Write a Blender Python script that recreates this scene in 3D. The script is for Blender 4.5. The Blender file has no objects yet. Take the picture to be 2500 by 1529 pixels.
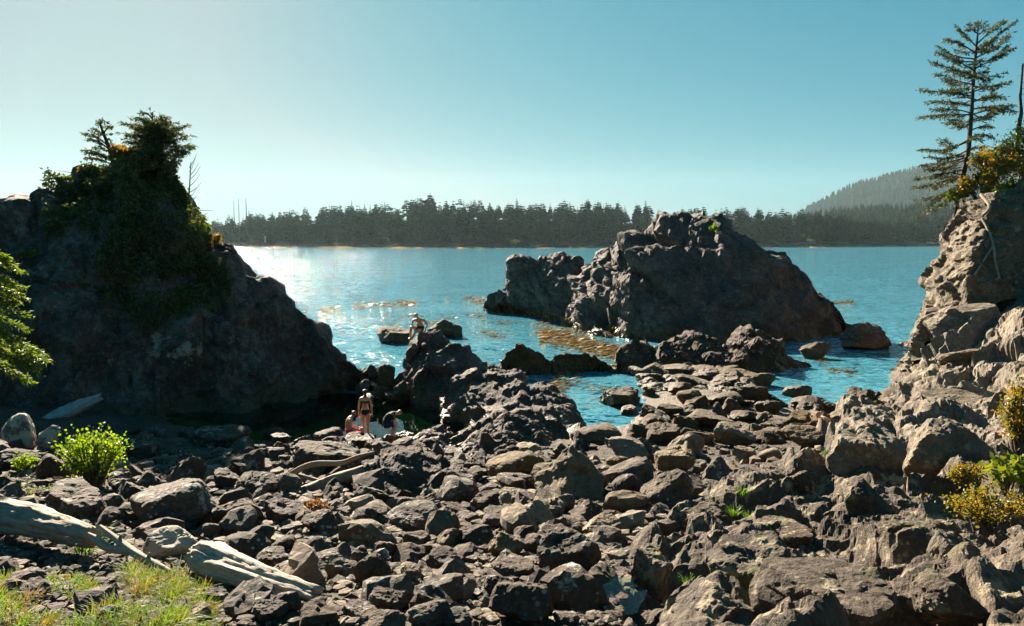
import bpy, bmesh, math, random
import numpy as np
from mathutils import Vector, Matrix
from mathutils.bvhtree import BVHTree

SC = bpy.context.scene
COL = SC.collection

# ---------------------------------------------------------------- camera, sky, sun, exposure
F_PX, W_PX, H_PX = 1944.0, 2500.0, 1529.0      # photograph's pixels
HOR = 588.0                                    # horizon row in the photograph
CAM_Z = 7.2
PITCH = math.atan((H_PX / 2 - HOR) / F_PX)
CP, SP = math.cos(PITCH), math.sin(PITCH)
cam = bpy.data.cameras.new('camera'); cam.sensor_width = 36.0; cam.lens = 36.0 * F_PX / W_PX
cam.clip_start = 0.05; cam.clip_end = 40000
camo = bpy.data.objects.new('camera', cam); COL.objects.link(camo)
camo.location = (0, 0, CAM_Z); camo.rotation_euler = (math.pi / 2 - PITCH, 0, 0)
SC.camera = camo

SUN_AZ, SUN_EL = math.radians(-26), math.radians(27.5)
SUN = Vector((math.sin(SUN_AZ) * math.cos(SUN_EL), math.cos(SUN_AZ) * math.cos(SUN_EL), math.sin(SUN_EL)))
world = bpy.data.worlds.new('World'); SC.world = world; world.use_nodes = True
wn = world.node_tree; wn.nodes.clear()
sky = wn.nodes.new('ShaderNodeTexSky'); sky.sky_type = 'NISHITA'; sky.sun_disc = False
sky.sun_elevation = SUN_EL; sky.sun_rotation = SUN_AZ
sky.altitude = 0; sky.air_density = 0.72; sky.dust_density = 0.55; sky.ozone_density = 2.2
# overall colour grade of the sky (the photograph is graded towards teal): one transfer curve per channel
bg = wn.nodes.new('ShaderNodeBackground'); bg.inputs[1].default_value = 0.05
wo = wn.nodes.new('ShaderNodeOutputWorld')
sep_ = wn.nodes.new('ShaderNodeSeparateColor'); com_ = wn.nodes.new('ShaderNodeCombineColor'); wn.links.new(sky.outputs[0], sep_.inputs[0])
for ch, (gain, power, top) in enumerate(((0.090, 1.42, 0.074), (0.099, 0.48, 0.110), (0.099, 0.32, 0.113))):
    src = sep_.outputs[ch]
    for op, val in (('MULTIPLY', 0.085), ('POWER', power), ('MULTIPLY', gain), ('MINIMUM', top), ('MULTIPLY', 20.0)):
        q = wn.nodes.new('ShaderNodeMath'); q.operation = op; wn.links.new(src, q.inputs[0]); q.inputs[1].default_value = val; src = q.outputs[0]
    wn.links.new(src, com_.inputs[ch])
wn.links.new(com_.outputs[0], bg.inputs[0]); wn.links.new(bg.outputs[0], wo.inputs[0])
sl = bpy.data.lights.new('sun', 'SUN'); sl.energy = 5.0; sl.angle = math.radians(0.55); sl.color = (1.0, 0.87, 0.70)
so = bpy.data.objects.new('sun', sl); COL.objects.link(so)
so.rotation_euler = SUN.to_track_quat('Z', 'Y').to_euler(); so.location = (-40, 80, 60)
SC.view_settings.view_transform = 'Standard'; SC.view_settings.look = 'None'
SC.view_settings.exposure = 2.48; SC.view_settings.gamma = 1.0
SC.cycles.use_denoising = True
SC.cycles.max_bounces = 6; SC.cycles.diffuse_bounces = 2; SC.cycles.glossy_bounces = 3
SC.cycles.transparent_max_bounces = 6; SC.cycles.transmission_bounces = 4; SC.cycles.volume_bounces = 0
SC.cycles.caustics_reflective = False; SC.cycles.caustics_refractive = False
SC.cycles.sample_clamp_indirect = 4.0

# ---------------------------------------------------------------- helpers: pixels to directions
def ray(px, py):
    u = (px - W_PX / 2) / F_PX; v = (H_PX / 2 - py) / F_PX
    return np.array((u, CP + SP * v, -SP + CP * v))
def W(px, py, Y):
    d = ray(px, py); return np.array((0, 0, CAM_Z)) + d * (Y / d[1])
def G(px, py, z=0.0):
    d = ray(px, py); return np.array((0, 0, CAM_Z)) + d * ((z - CAM_Z) / d[2])
def px_of(P):
    P = np.atleast_2d(P); q = P - np.array((0, 0, CAM_Z))
    dep = q[:, 1] * CP - q[:, 2] * SP; up = q[:, 1] * SP + q[:, 2] * CP
    return W_PX / 2 + F_PX * q[:, 0] / dep, H_PX / 2 - F_PX * up / dep

# ---------------------------------------------------------------- helpers: noise
def _h(ix, iy, iz, seed):
    n = (ix.astype(np.int64) * 374761393 + iy.astype(np.int64) * 668265263 + iz.astype(np.int64) * 2147483647 + seed * 144664591) & 0xffffffff
    n = ((n ^ (n >> 13)) * 1274126177) & 0xffffffff
    n = ((n ^ (n >> 16)) * 2246822519) & 0xffffffff
    return (n ^ (n >> 15)) & 0xffffffff
def _r3(ix, iy, iz, seed):
    n = _h(ix, iy, iz, seed)
    return np.stack(((n & 1023), (n >> 10) & 1023, (n >> 20) & 1023), -1) / 1023.0
def vnoise(P, seed=0):
    I = np.floor(P).astype(np.int64); f = P - I; f = f * f * (3 - 2 * f); out = 0
    for dx in (0, 1):
        for dy in (0, 1):
            for dz in (0, 1):
                w = (f[:, 0] if dx else 1 - f[:, 0]) * (f[:, 1] if dy else 1 - f[:, 1]) * (f[:, 2] if dz else 1 - f[:, 2])
                out = out + w * (_h(I[:, 0] + dx, I[:, 1] + dy, I[:, 2] + dz, seed) / 4294967295.0)
    return out * 2 - 1
def fbm(P, scale, octs=4, seed=0, gain=0.5):
    out = 0; a = 1.0; f = scale
    for o in range(octs):
        out = out + a * vnoise(P * f + 17.3 * o, seed + o); a *= gain; f *= 2.03
    return out
def facets(P, cell, seed=0, grad=0.7, off=0.35, crack=0.12, M=None, k=22.0):
    """fractured-rock displacement: every Voronoi cell is a tilted plane with its own offset, planes meet in steep short slopes"""
    Q = (P if M is None else P @ M) / cell
    I = np.floor(Q).astype(np.int64); f = (Q - I).astype(np.float32)
    d1 = np.full(len(Q), 9.0, np.float32); d2 = d1.copy(); val = np.zeros(len(Q), np.float32); ws = val + 1e-12
    for dx in (-1, 0, 1):
        for dy in (-1, 0, 1):
            for dz in (-1, 0, 1):
                n = _h(I[:, 0] + dx, I[:, 1] + dy, I[:, 2] + dz, seed)
                c0 = (n & 1023).astype(np.float32) / 1023 + dx - f[:, 0]; c1 = ((n >> 10) & 1023).astype(np.float32) / 1023 + dy - f[:, 1]; c2 = ((n >> 20) & 1023).astype(np.float32) / 1023 + dz - f[:, 2]
                d = c0 * c0 + c1 * c1 + c2 * c2
                d2 = np.where(d < d1, d1, np.minimum(d2, d)); d1 = np.minimum(d1, d)
                j = (n * 2654435761) & 0xffffffff
                v = -(c0 * ((j & 1023).astype(np.float32) / 511.5 - 1) + c1 * (((j >> 10) & 1023).astype(np.float32) / 511.5 - 1) + c2 * (((j >> 20) & 1023).astype(np.float32) / 511.5 - 1)) * grad + (((n >> 5) & 1023).astype(np.float32) / 511.5 - 1) * off
                w = np.exp(-k * d); val += w * v; ws += w
    e = np.sqrt(d2) - np.sqrt(d1)
    return cell * (val / ws - crack * np.clip(1 - e / 0.10, 0, 1))
def rotm(ax, ay, az, sx=1, sy=1, sz=1):
    from mathutils import Euler
    return np.array(Euler((ax, ay, az)).to_matrix()) @ np.diag((sx, sy, sz))

# ---------------------------------------------------------------- helpers: meshes and objects
def mesh_np(name, V, Fq, mats, smooth=False, mat_idx=None):
    me = bpy.data.meshes.new(name)
    V = np.ascontiguousarray(V, dtype=np.float32); Fq = np.ascontiguousarray(Fq, dtype=np.int32)
    k = Fq.shape[1]
    me.vertices.add(len(V)); me.vertices.foreach_set('co', V.ravel())
    me.loops.add(Fq.size); me.loops.foreach_set('vertex_index', Fq.ravel())
    me.polygons.add(len(Fq)); me.polygons.foreach_set('loop_start', np.arange(0, Fq.size, k, dtype=np.int32))
    if mat_idx is not None: me.polygons.foreach_set('material_index', np.ascontiguousarray(mat_idx, dtype=np.int32))
    me.polygons.foreach_set('use_smooth', np.full(len(Fq), bool(smooth)))
    me.update(calc_edges=True); me.validate()
    for m in (mats if isinstance(mats, (list, tuple)) else [mats]): me.materials.append(m)
    return me
def obj(name, me, parent=None, loc=None):
    o = bpy.data.objects.new(name, me); COL.objects.link(o)
    if parent is not None: o.parent = parent
    if loc is not None: o.location = loc
    return o
def tag(o, label=None, cat=None, group=None, kind=None):
    if label: o['label'] = label
    if cat: o['category'] = cat
    if group: o['group'] = group
    if kind: o['kind'] = kind
    return o
def empty(name, loc, label, cat, group=None):
    o = bpy.data.objects.new(name, None); COL.objects.link(o); o.location = tuple(map(float, loc)); o.empty_display_size = 0.1
    return tag(o, label, cat, group)
def grid_faces(nu, nv):
    a = np.arange(nu * nv).reshape(nu, nv)
    return np.stack((a[:-1, :-1], a[1:, :-1], a[1:, 1:], a[:-1, 1:]), -1).reshape(-1, 4)
class Soup:
    """collects geometry (quads kept as two triangles) into one mesh"""
    def __init__(s): s.V = []; s.F = []; s.M = []; s.n = 0
    def add(s, V, F, mi=0):
        V = np.asarray(V, float).reshape(-1, 3); F = np.asarray(F, int)
        if F.shape[1] == 4:
            F = np.concatenate((F[:, [0, 1, 2]], F[:, [0, 2, 3]])); F = F[(F[:, 1] != F[:, 2]) & (F[:, 0] != F[:, 2])]
        s.V.append(V); s.F.append(F + s.n); s.M.append(np.full(len(F), mi)); s.n += len(V)
    def mesh(s, name, mats, smooth=False):
        return mesh_np(name, np.concatenate(s.V), np.concatenate(s.F), mats, smooth, np.concatenate(s.M))
    def build(s, name, mats, parent=None, smooth=False):
        return obj(name, s.mesh(name, mats, smooth), parent)
def tube(P, R, k=7, squash=None, cap=True):
    """tapered tube along points P with radii R -> V, F (quads)"""
    P = np.asarray(P, float); R = np.broadcast_to(np.asarray(R, float), (len(P),))
    T = np.gradient(P, axis=0); T /= np.linalg.norm(T, axis=1)[:, None] + 1e-9
    up = np.array((0, 0, 1.0)) if abs(T[:, 2]).mean() < 0.9 else np.array((1.0, 0, 0))
    A = np.cross(T, up); A /= np.linalg.norm(A, axis=1)[:, None] + 1e-9; B = np.cross(A, T)
    th = np.arange(k) * 2 * math.pi / k
    V = P[:, None] + R[:, None, None] * (np.cos(th)[None, :, None] * A[:, None] + np.sin(th)[None, :, None] * B[:, None])
    i = np.arange(len(P) - 1)[:, None] * k; j = np.arange(k)[None]; jn = (j + 1) % k
    Fq = np.stack((i + j, i + jn, i + k + jn, i + k + j), -1).reshape(-1, 4)
    V = V.reshape(-1, 3)
    if cap:
        V = np.concatenate((V, P[:1], P[-1:])); n = len(P) * k
        j = np.arange(k); jn = (j + 1) % k
        Fq = np.concatenate((Fq, np.stack((jn, j, np.full(k, n), np.full(k, n)), -1), np.stack(((len(P) - 1) * k + j, (len(P) - 1) * k + jn, np.full(k, n + 1), np.full(k, n + 1)), -1)))
    return V, Fq
def smooth_path(pts, n):
    pts = np.asarray(pts, float); m = len(pts)
    if m == 2:
        t = np.linspace(0, 1, n)[:, None]; return pts[0] * (1 - t) + pts[1] * t
    E = np.concatenate((2 * pts[:1] - pts[1:2], pts, 2 * pts[-1:] - pts[-2:-1])); out = []
    for t in np.linspace(0, m - 1 - 1e-6, n):
        i = int(t); f = t - i; a, b, c, d = E[i], E[i + 1], E[i + 2], E[i + 3]
        out.append(0.5 * ((2 * b) + (c - a) * f + (2 * a - 5 * b + 4 * c - d) * f * f + (3 * b - a - 3 * c + d) * f ** 3))
    return np.array(out)

# ---------------------------------------------------------------- materials
MAT = {}
def new_mat(name):
    m = bpy.data.materials.new(name); m.use_nodes = True; nt = m.node_tree; nt.nodes.clear(); MAT[name] = m
    return m, nt
def N(nt, typ, **kw):
    n = nt.nodes.new(typ)
    for k, v in kw.items():
        if k.startswith('i_'):
            key = k[2:]; n.inputs[int(key) if key.isdigit() else key.replace('_', ' ')].default_value = v
        else: setattr(n, k, v)
    return n
def L(nt, a, b): nt.links.new(a, b)
def ramp(nt, fac, stops):
    r = nt.nodes.new('ShaderNodeValToRGB'); e = r.color_ramp.elements
    while len(e) > 1: e.remove(e[-1])
    e[0].position = stops[0][0]; e[0].color = (*stops[0][1], 1) if len(stops[0][1]) == 3 else stops[0][1]
    for p, c in stops[1:]:
        x = e.new(p); x.color = (*c, 1)
    L(nt, fac, r.inputs[0]); return r.outputs[0]
def mix(nt, fac, a, b, mode='MIX'):
    m = nt.nodes.new('ShaderNodeMix'); m.data_type = 'RGBA'; m.blend_type = mode
    for s, v in ((0, fac), (6, a), (7, b)):
        if hasattr(v, 'links'): L(nt, v, m.inputs[s])
        else: m.inputs[s].default_value = v if s == 0 else (*v, 1)
    return m.outputs[2]
def noise(nt, vec, scale, detail=4, rough=0.6):
    n = N(nt, 'ShaderNodeTexNoise', i_Scale=scale, i_Detail=detail, i_Roughness=rough)
    if vec is not None: L(nt, vec, n.inputs['Vector'])
    return n.outputs[0]
def math_n(nt, op, a, b=None, clamp=False):
    m = nt.nodes.new('ShaderNodeMath'); m.operation = op; m.use_clamp = clamp
    for s, v in ((0, a), (1, b)):
        if v is None: continue
        if hasattr(v, 'links'): L(nt, v, m.inputs[s])
        else: m.inputs[s].default_value = v
    return m.outputs[0]
def remap(nt, v, a, b, c=0.0, d=1.0):
    m = N(nt, 'ShaderNodeMapRange', clamp=True, i_1=a, i_2=b, i_3=c, i_4=d); L(nt, v, m.inputs[0]); return m.outputs[0]

def rock_mat(name, dark, mid, light, lichen=0.0, lichen_col=(0.42, 0.40, 0.35), tide=None, bump=0.6, fine=9.0, vary=0.25, moss=0.0, patches=()):
    m, nt = new_mat(name)
    geo = N(nt, 'ShaderNodeNewGeometry'); pos = geo.outputs['Position']
    info = N(nt, 'ShaderNodeObjectInfo')
    n1 = noise(nt, pos, 0.7, 5, 0.65); n2 = noise(nt, pos, fine, 6, 0.7)
    f = math_n(nt, 'ADD', math_n(nt, 'MULTIPLY', n1, 0.5), math_n(nt, 'MULTIPLY', n2, 0.5))
    col = ramp(nt, f, [(0.33, dark), (0.5, mid), (0.68, light)])
    v = remap(nt, info.outputs['Random'], 0, 1, 1 - vary, 1 + vary)
    hsv = N(nt, 'ShaderNodeHueSaturation'); L(nt, col, hsv.inputs['Color']); L(nt, v, hsv.inputs['Value'])
    L(nt, remap(nt, info.outputs['Random'], 0, 1, 1.25, 0.7), hsv.inputs['Saturation'])
    col = hsv.outputs[0]
    # dark seams
    vo = N(nt, 'ShaderNodeTexVoronoi', feature='DISTANCE_TO_EDGE', i_Scale=1.1); L(nt, mixvec(nt, pos, noise(nt, pos, 1.6, 4, .7), 1.6), vo.inputs['Vector'])
    seam = remap(nt, vo.outputs['Distance'], 0.0, 0.03, 0.62, 1.0)
    col = mix(nt, 1.0, col, seam, 'MULTIPLY')
    if lichen > 0:
        ln = noise(nt, pos, 2.3, 6, 0.72)
        lf = remap(nt, ln, 0.63 - 0.16 * lichen, 0.70 - 0.16 * lichen)
        spots = N(nt, 'ShaderNodeTexVoronoi', i_Scale=9.0); L(nt, pos, spots.inputs['Vector'])
        sp = remap(nt, spots.outputs['Distance'], 0.30, 0.18)
        sp = math_n(nt, 'MULTIPLY', sp, remap(nt, noise(nt, pos, 1.1, 2), 0.5, 0.6))
        lf = math_n(nt, 'MULTIPLY', math_n(nt, 'MAXIMUM', lf, sp), min(1.0, 0.55 + 0.4 * lichen))
        col = mix(nt, lf, col, lichen_col)
    if moss > 0:
        mf = remap(nt, noise(nt, pos, 1.3, 5, 0.7), 0.60 - 0.12 * moss, 0.70 - 0.1 * moss)
        col = mix(nt, math_n(nt, 'MULTIPLY', mf, 0.8), col, (0.07, 0.075, 0.02))
    for (cx_, cy_, cz_), rr_ in patches:      # crusts of pale lichen with a ragged outline
        dv = N(nt, 'ShaderNodeVectorMath', operation='DISTANCE'); L(nt, pos, dv.inputs[0]); dv.inputs[1].default_value = (cx_, cy_, cz_)
        q = math_n(nt, 'ADD', math_n(nt, 'DIVIDE', dv.outputs['Value'], rr_), math_n(nt, 'MULTIPLY', math_n(nt, 'SUBTRACT', noise(nt, pos, 1.8, 6, .75), .5), 4.5))
        col = mix(nt, math_n(nt, 'MULTIPLY', remap(nt, q, .75, .45), .75), col, (.36, .30, .25))
    rough = 0.9; seaweed = None
    if tide is not None:
        sep = N(nt, 'ShaderNodeSeparateXYZ'); L(nt, pos, sep.inputs[0])
        zz = math_n(nt, 'ADD', sep.outputs[2], math_n(nt, 'MULTIPLY', math_n(nt, 'SUBTRACT', n1, 0.5), 1.1))
        seaweed = remap(nt, zz, tide, tide - 0.35)
        wc = ramp(nt, noise(nt, pos, 14.0, 5, 0.75), [(0.35, (0.018, 0.012, 0.006)), (0.55, (0.075, 0.045, 0.018)), (0.72, (0.19, 0.115, 0.035))])
        col = mix(nt, math_n(nt, 'MULTIPLY', seaweed, 0.85), col, wc)
    bs = N(nt, 'ShaderNodeBsdfPrincipled', i_Roughness=0.85); L(nt, col, bs.inputs['Base Color'])
    bs.inputs['Specular IOR Level'].default_value = 0.25
    if seaweed is not None: L(nt, remap(nt, seaweed, 0, 1, 0.85, 0.5), bs.inputs['Roughness'])
    nb = noise(nt, pos, fine * 0.45, 8, 0.68); nb2 = noise(nt, pos, fine * 3.1, 4, 0.7)
    hgt = math_n(nt, 'ADD', math_n(nt, 'MULTIPLY', nb, 0.16), math_n(nt, 'MULTIPLY', nb2, 0.03))
    bp = N(nt, 'ShaderNodeBump', i_Strength=bump, i_Distance=1.0); L(nt, hgt, bp.inputs['Height']); L(nt, bp.outputs[0], bs.inputs['Normal'])
    out = N(nt, 'ShaderNodeOutputMaterial'); L(nt, bs.outputs[0], out.inputs[0])
    return m
def mixvec(nt, vec, fac, amt):
    c = N(nt, 'ShaderNodeCombineXYZ'); a = math_n(nt, 'MULTIPLY', fac, amt)
    for i in range(3): L(nt, a, c.inputs[i])
    v = N(nt, 'ShaderNodeVectorMath', operation='ADD'); L(nt, vec, v.inputs[0]); L(nt, c.outputs[0], v.inputs[1])
    return v.outputs[0]
def leaf_mat(name, cols, trans=0.45, rough=0.6, scale=3.0, tcol=None, spec=0.3):
    """leaf: colour varies over the plant, light shines through the blade"""
    m, nt = new_mat(name)
    geo = N(nt, 'ShaderNodeNewGeometry'); n = noise(nt, geo.outputs['Position'], scale, 3, 0.7)
    r = geo.outputs['Random Per Island']
    f = math_n(nt, 'ADD', math_n(nt, 'MULTIPLY', n, 0.55), math_n(nt, 'MULTIPLY', r, 0.45))
    k = len(cols); col = ramp(nt, f, [(0.25 + 0.5 * i / max(1, k - 1), c) for i, c in enumerate(cols)])
    d = N(nt, 'ShaderNodeBsdfPrincipled', i_Roughness=rough); L(nt, col, d.inputs['Base Color']); d.inputs['Specular IOR Level'].default_value = spec
    t = N(nt, 'ShaderNodeBsdfTranslucent')
    L(nt, mix(nt, 1.0, col, tcol or (1.5, 1.5, 0.7), 'MULTIPLY'), t.inputs['Color'])
    ms = N(nt, 'ShaderNodeMixShader', i_0=trans); L(nt, d.outputs[0], ms.inputs[1]); L(nt, t.outputs[0], ms.inputs[2])
    out = N(nt, 'ShaderNodeOutputMaterial'); L(nt, ms.outputs[0], out.inputs[0])
    return m
def plain_mat(name, cols, rough=0.7, scale=8.0, bump=0.0, stretch=None, spec=0.3, bscale=None):
    m, nt = new_mat(name)
    tc = N(nt, 'ShaderNodeTexCoord'); vec = tc.outputs['Object']
    if stretch:
        mp = N(nt, 'ShaderNodeMapping'); mp.inputs['Scale'].default_value = stretch; L(nt, vec, mp.inputs[0]); vec = mp.outputs[0]
    n = noise(nt, vec, scale, 5, 0.65)
    col = ramp(nt, n, [(0.3 + 0.4 * i / max(1, len(cols) - 1), c) for i, c in enumerate(cols)])
    b = N(nt, 'ShaderNodeBsdfPrincipled', i_Roughness=rough); L(nt, col, b.inputs['Base Color']); b.inputs['Specular IOR Level'].default_value = spec
    if bump:
        bp = N(nt, 'ShaderNodeBump', i_Strength=bump, i_Distance=0.05); L(nt, noise(nt, vec, bscale or scale * 2, 6, 0.7), bp.inputs['Height']); L(nt, bp.outputs[0], b.inputs['Normal'])
    out = N(nt, 'ShaderNodeOutputMaterial'); L(nt, b.outputs[0], out.inputs[0])
    return m

rock_mat('beach_rock', (0.021, 0.014, 0.0095), (0.063, 0.044, 0.030), (0.125, 0.092, 0.063), lichen=0.3, bump=0.8)
rock_mat('tan_rock', (0.066, 0.046, 0.027), (0.125, 0.090, 0.051), (0.195, 0.143, 0.083), bump=0.6)
rock_mat('dark_rock', (0.022, 0.013, 0.009), (0.052, 0.033, 0.024), (0.100, 0.070, 0.051), lichen=0.15, tide=0.75, bump=0.8)
rock_mat('stack_rock', (0.017, 0.010, 0.0075), (0.050, 0.032, 0.024), (0.135, 0.098, 0.077), lichen=0.3, tide=0.9, bump=0.9, fine=4.0, lichen_col=(0.20, 0.165, 0.14))
rock_mat('left_stack_rock', (0.018, 0.011, 0.008), (0.052, 0.033, 0.024), (0.150, 0.106, 0.083), lichen=0.3, tide=0.9, bump=0.9, fine=4.0, lichen_col=(0.20, 0.165, 0.14), patches=[(tuple(W(*p)), r) for p, r in (((460, 855, 33.0), .75), ((395, 835, 33.2), .7), ((285, 880, 32.8), .75), ((510, 760, 34.8), .5))])
rock_mat('lichen_rock', (0.045, 0.033, 0.024), (0.11, 0.085, 0.063), (0.19, 0.152, 0.115), lichen=1.15, lichen_col=(0.38, 0.32, 0.24), bump=0.7)
rock_mat('tide_rock', (0.026, 0.015, 0.007), (0.078, 0.050, 0.022), (0.170, 0.115, 0.050), tide=0.75, bump=1.0, fine=14.0)
rock_mat('pale_rock', (0.050, 0.037, 0.026), (0.118, 0.092, 0.064), (0.195, 0.157, 0.112), lichen=0.4, lichen_col=(0.30, 0.25, 0.17), tide=0.55, bump=0.8, fine=6.0)

# ================================================================ THE GROUND
def _wp(l): return [tuple(W(*a)) for a in l]
def _gp(l): return [tuple(G(*a)) for a in l]
CTRL = _wp([
  (1250,1529,8),(1250,1400,10.5),(1250,1300,13.3),(1250,1200,17.4),(1250,1130,21.0),
  (100,1529,8),(100,1400,10.5),(100,1300,13),(100,1200,16.5),(100,1100,21.5),
  (450,1529,8),(450,1400,10.5),(450,1300,13.2),(450,1200,17),(450,1130,21.5),
  (800,1529,8),(800,1400,10.6),(800,1300,13.3),(800,1200,17.4),(800,1140,21),
  (2400,1500,7),(2000,1500,7.6),(1600,1500,8.2),(1600,1350,11.4),(2000,1350,10.5),(2400,1350,9.5),
  (1600,1230,15.5),(2000,1200,14.5),(2400,1200,13),(1700,1130,20),(2000,1130,19),(2300,1130,17),(2450,1130,16),
  (2150,1040,24),(2350,1000,23),(2500,1000,22),(2200,990,31),(2300,930,31),(2450,900,30),(2240,900,37),
  (2300,830,37),(2400,790,36.5),(2480,750,36.5)]) + _gp([
  (2195,955,-.1),(2190,870,-.6),(2140,930,-1.6),(2050,900,-2.2),(2080,965,-.9),(2000,985,-.25),(1880,970,-.3),
  (1600,1010,.25),(1800,1010,.3),(1480,960,-.6),(1400,960,-1.2),(1350,1000,-1.0),(1490,1035,-.3),(1420,1070,.25),
  (1900,1000,.1),(1600,960,.12),(1750,955,.15),(1680,940,.0),(1500,1090,.75),(1700,1080,.75),(2000,1075,1.0),(1400,1110,.8),
  (750,1020,-1.0),(900,1030,-1.0),(1000,1035,-.65),(1100,1035,-.4),(600,1050,-.6),(480,1080,.3),(650,1082,.2),(800,1085,.22),
  (880,1088,.2),(960,1090,.15),(1060,1085,.2),(1200,1090,.4),(300,1040,.75),(100,1020,1.1),(450,1105,.8),(650,1112,.8),(850,1115,.8),(1050,1120,.75),
  (940,985,-.3)]) + [
  (0,0,5.5),(-6,0,5.4),(6,0,5.9),(0,-4,5.6),(-7,4,4.4),(7,4,5.0),(0,4,4.3),(-6,-4,5.5),(6,-4,6.0),
  (-8,42,-2),(2,46,-3),(12,50,-3.5),(22,58,-4),(-20,48,-2),(0,62,-4),(-25,60,-4),(-25,32,1.4),(-25,20,2.5),(-18,10,3.6),
  (26,30,5.0),(22,20,4.6),(14,8,4.9),(13,14,4.2),(30,42,6.0),(36,56,4.0),(25.5,53,-1.5),(28,60,-2.0)]
CTRL = np.array(CTRL)
def _tps_fit(C, lam=0.02):
    n = len(C); d = np.hypot(C[:, None, 0] - C[None, :, 0], C[:, None, 1] - C[None, :, 1])
    K = np.where(d > 0, d * d * np.log(np.maximum(d, 1e-9)), 0) + lam * np.eye(n)
    A = np.zeros((n + 3, n + 3)); A[:n, :n] = K; A[:n, n] = 1; A[:n, n + 1:] = C[:, :2]; A[n, :n] = 1; A[n + 1:, :n] = C[:, :2].T
    return np.linalg.solve(A, np.concatenate((C[:, 2], np.zeros(3))))
_TW = _tps_fit(CTRL)
def ground_z(x, y):
    x = np.asarray(x, float); y = np.asarray(y, float); sh = x.shape; x = x.ravel(); y = y.ravel(); out = np.empty(len(x)); n = len(CTRL)
    for a in range(0, len(x), 40000):
        b = a + 40000
        d = np.hypot(x[a:b, None] - CTRL[None, :, 0], y[a:b, None] - CTRL[None, :, 1])
        out[a:b] = np.where(d > 0, d * d * np.log(np.maximum(d, 1e-9)), 0) @ _TW[:n] + _TW[n] + _TW[n + 1] * x[a:b] + _TW[n + 2] * y[a:b]
    return np.clip(out, -5, 9).reshape(sh)
def on_ground(px, py, ymax=60):
    """first point of the ground seen through a pixel of the photograph"""
    d = ray(px, py); t = np.geomspace(3, ymax, 900); P = np.array((0, 0, CAM_Z)) + d[None] * (t / d[1])[:, None]
    below = P[:, 2] < ground_z(P[:, 0], P[:, 1])
    i = int(np.argmax(below)) if below.any() else len(t) - 1
    return P[i]
def sstep(x): x = np.clip(x, 0, 1); return x * x * (3 - 2 * x)
def outcrop_mask(V):
    Vp = V.copy(); Vp[:, 1] = np.maximum(Vp[:, 1], 2.5)
    px, py = px_of(Vp)
    xb = np.interp(py, [900, 990, 1010, 1120, 1190, 1330, 1529, 1800], [2210, 2160, 2060, 1990, 1790, 1530, 1500, 1500])
    return sstep((px - xb + 60 * fbm(V, 0.7, 3, 91)) / 70 + 0.3)

rows = np.concatenate((np.linspace(-4, 2.0, 14)[:-1], np.geomspace(2.0, 62, 560)))
cols = np.linspace(-1, 1, 640)
YY, UU = np.meshgrid(rows, cols, indexing='ij')
XX = UU * (np.maximum(YY, 0) * 0.76 + 3.2)
ZZ = ground_z(XX, YY)
V = np.stack((XX, YY, ZZ), -1)
nr = np.cross(np.gradient(V, axis=1), np.gradient(V, axis=0)); nr /= np.linalg.norm(nr, axis=2)[..., None]
V = V.reshape(-1, 3); nr = nr.reshape(-1, 3)
om = outcrop_mask(V)
STRATA = rotm(0.25, -0.35, 0.75, 0.6, 1.15, 1.0)
m1 = om > 0.01
disp = 0.05 * fbm(V, 0.9, 4, 5) + 0.03 * fbm(V, 6.0, 3, 8)
Vm = V[m1]
dd = 0.34 * facets(Vm, 2.6, 2, .8, .12, .05, STRATA) + 0.46 * facets(Vm, 1.1, 3, .85, .12, .08, STRATA) + 0.36 * facets(Vm, 0.42, 4, .8, .12, .10, STRATA) + 0.26 * facets(Vm, 0.17, 6, .7, .1, .10) + 0.012 * fbm(Vm, 9, 3, 9)
disp[m1] += om[m1] * dd * 1.15
V = V + nr * disp[:, None]
Fg = grid_faces(len(rows), len(cols))
cen = V[Fg].mean(1); px, py = px_of(np.where(cen[:, 1:2] < 2.5, np.array((0, 2.5, 4.0)), cen))
omf = om[Fg].mean(1)
pale = (omf > .4) & (cen[:, 1] > 19.0 + 1.5 * fbm(cen, .5, 2, 44))
mi = np.where(pale, 2, np.where(omf > .35, 1, 0)); mi = np.where((cen[:, 1] > 25.5) & (cen[:, 0] < 3.5) & (cen[:, 2] < 0.0), 3, mi)
mi = np.where((mi == 0) & (cen[:, 1] > 25) & (cen[:, 0] > 2.0), 4, mi)
rock_mat('outcrop_rock', (0.022, 0.015, 0.010), (0.066, 0.047, 0.032), (0.128, 0.097, 0.069), lichen=0.5, lichen_col=(0.27, 0.225, 0.145), bump=0.8, moss=0.3)
rock_mat('gravel', (0.022, 0.016, 0.012), (0.06, 0.046, 0.034), (0.12, 0.095, 0.072), bump=1.0, fine=22.0)
rock_mat('pool_bed', (0.02, 0.03, 0.004), (0.075, 0.095, 0.012), (0.16, 0.17, 0.02), bump=0.8, fine=5.0)
ground = obj('beach_ground', mesh_np('beach_ground', V, Fg, [MAT['gravel'], MAT['outcrop_rock'], MAT['pale_rock'], MAT['pool_bed'], MAT['tide_rock']], False, mi))
tag(ground, 'stony beach and bedrock shore sloping down to the sea', None, None, 'structure')
GROUND_V, GROUND_F = V, Fg
_bv = BVHTree.FromPolygons([tuple(v) for v in V[:, :3]], [tuple(f) for f in Fg]) if False else None
_gr, _gc = len(rows), len(cols); _GZ = V[:, 2].reshape(_gr, _gc)
def surf_z(x, y):
    """height of the built ground (with its crags) near x, y"""
    i = int(np.clip(np.searchsorted(rows, y), 1, _gr - 1)); u = x / (max(y, 0) * 0.76 + 3.2)
    j = int(np.clip(round((u + 1) / 2 * (_gc - 1)), 0, _gc - 1)); return float(_GZ[i, j])

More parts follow.
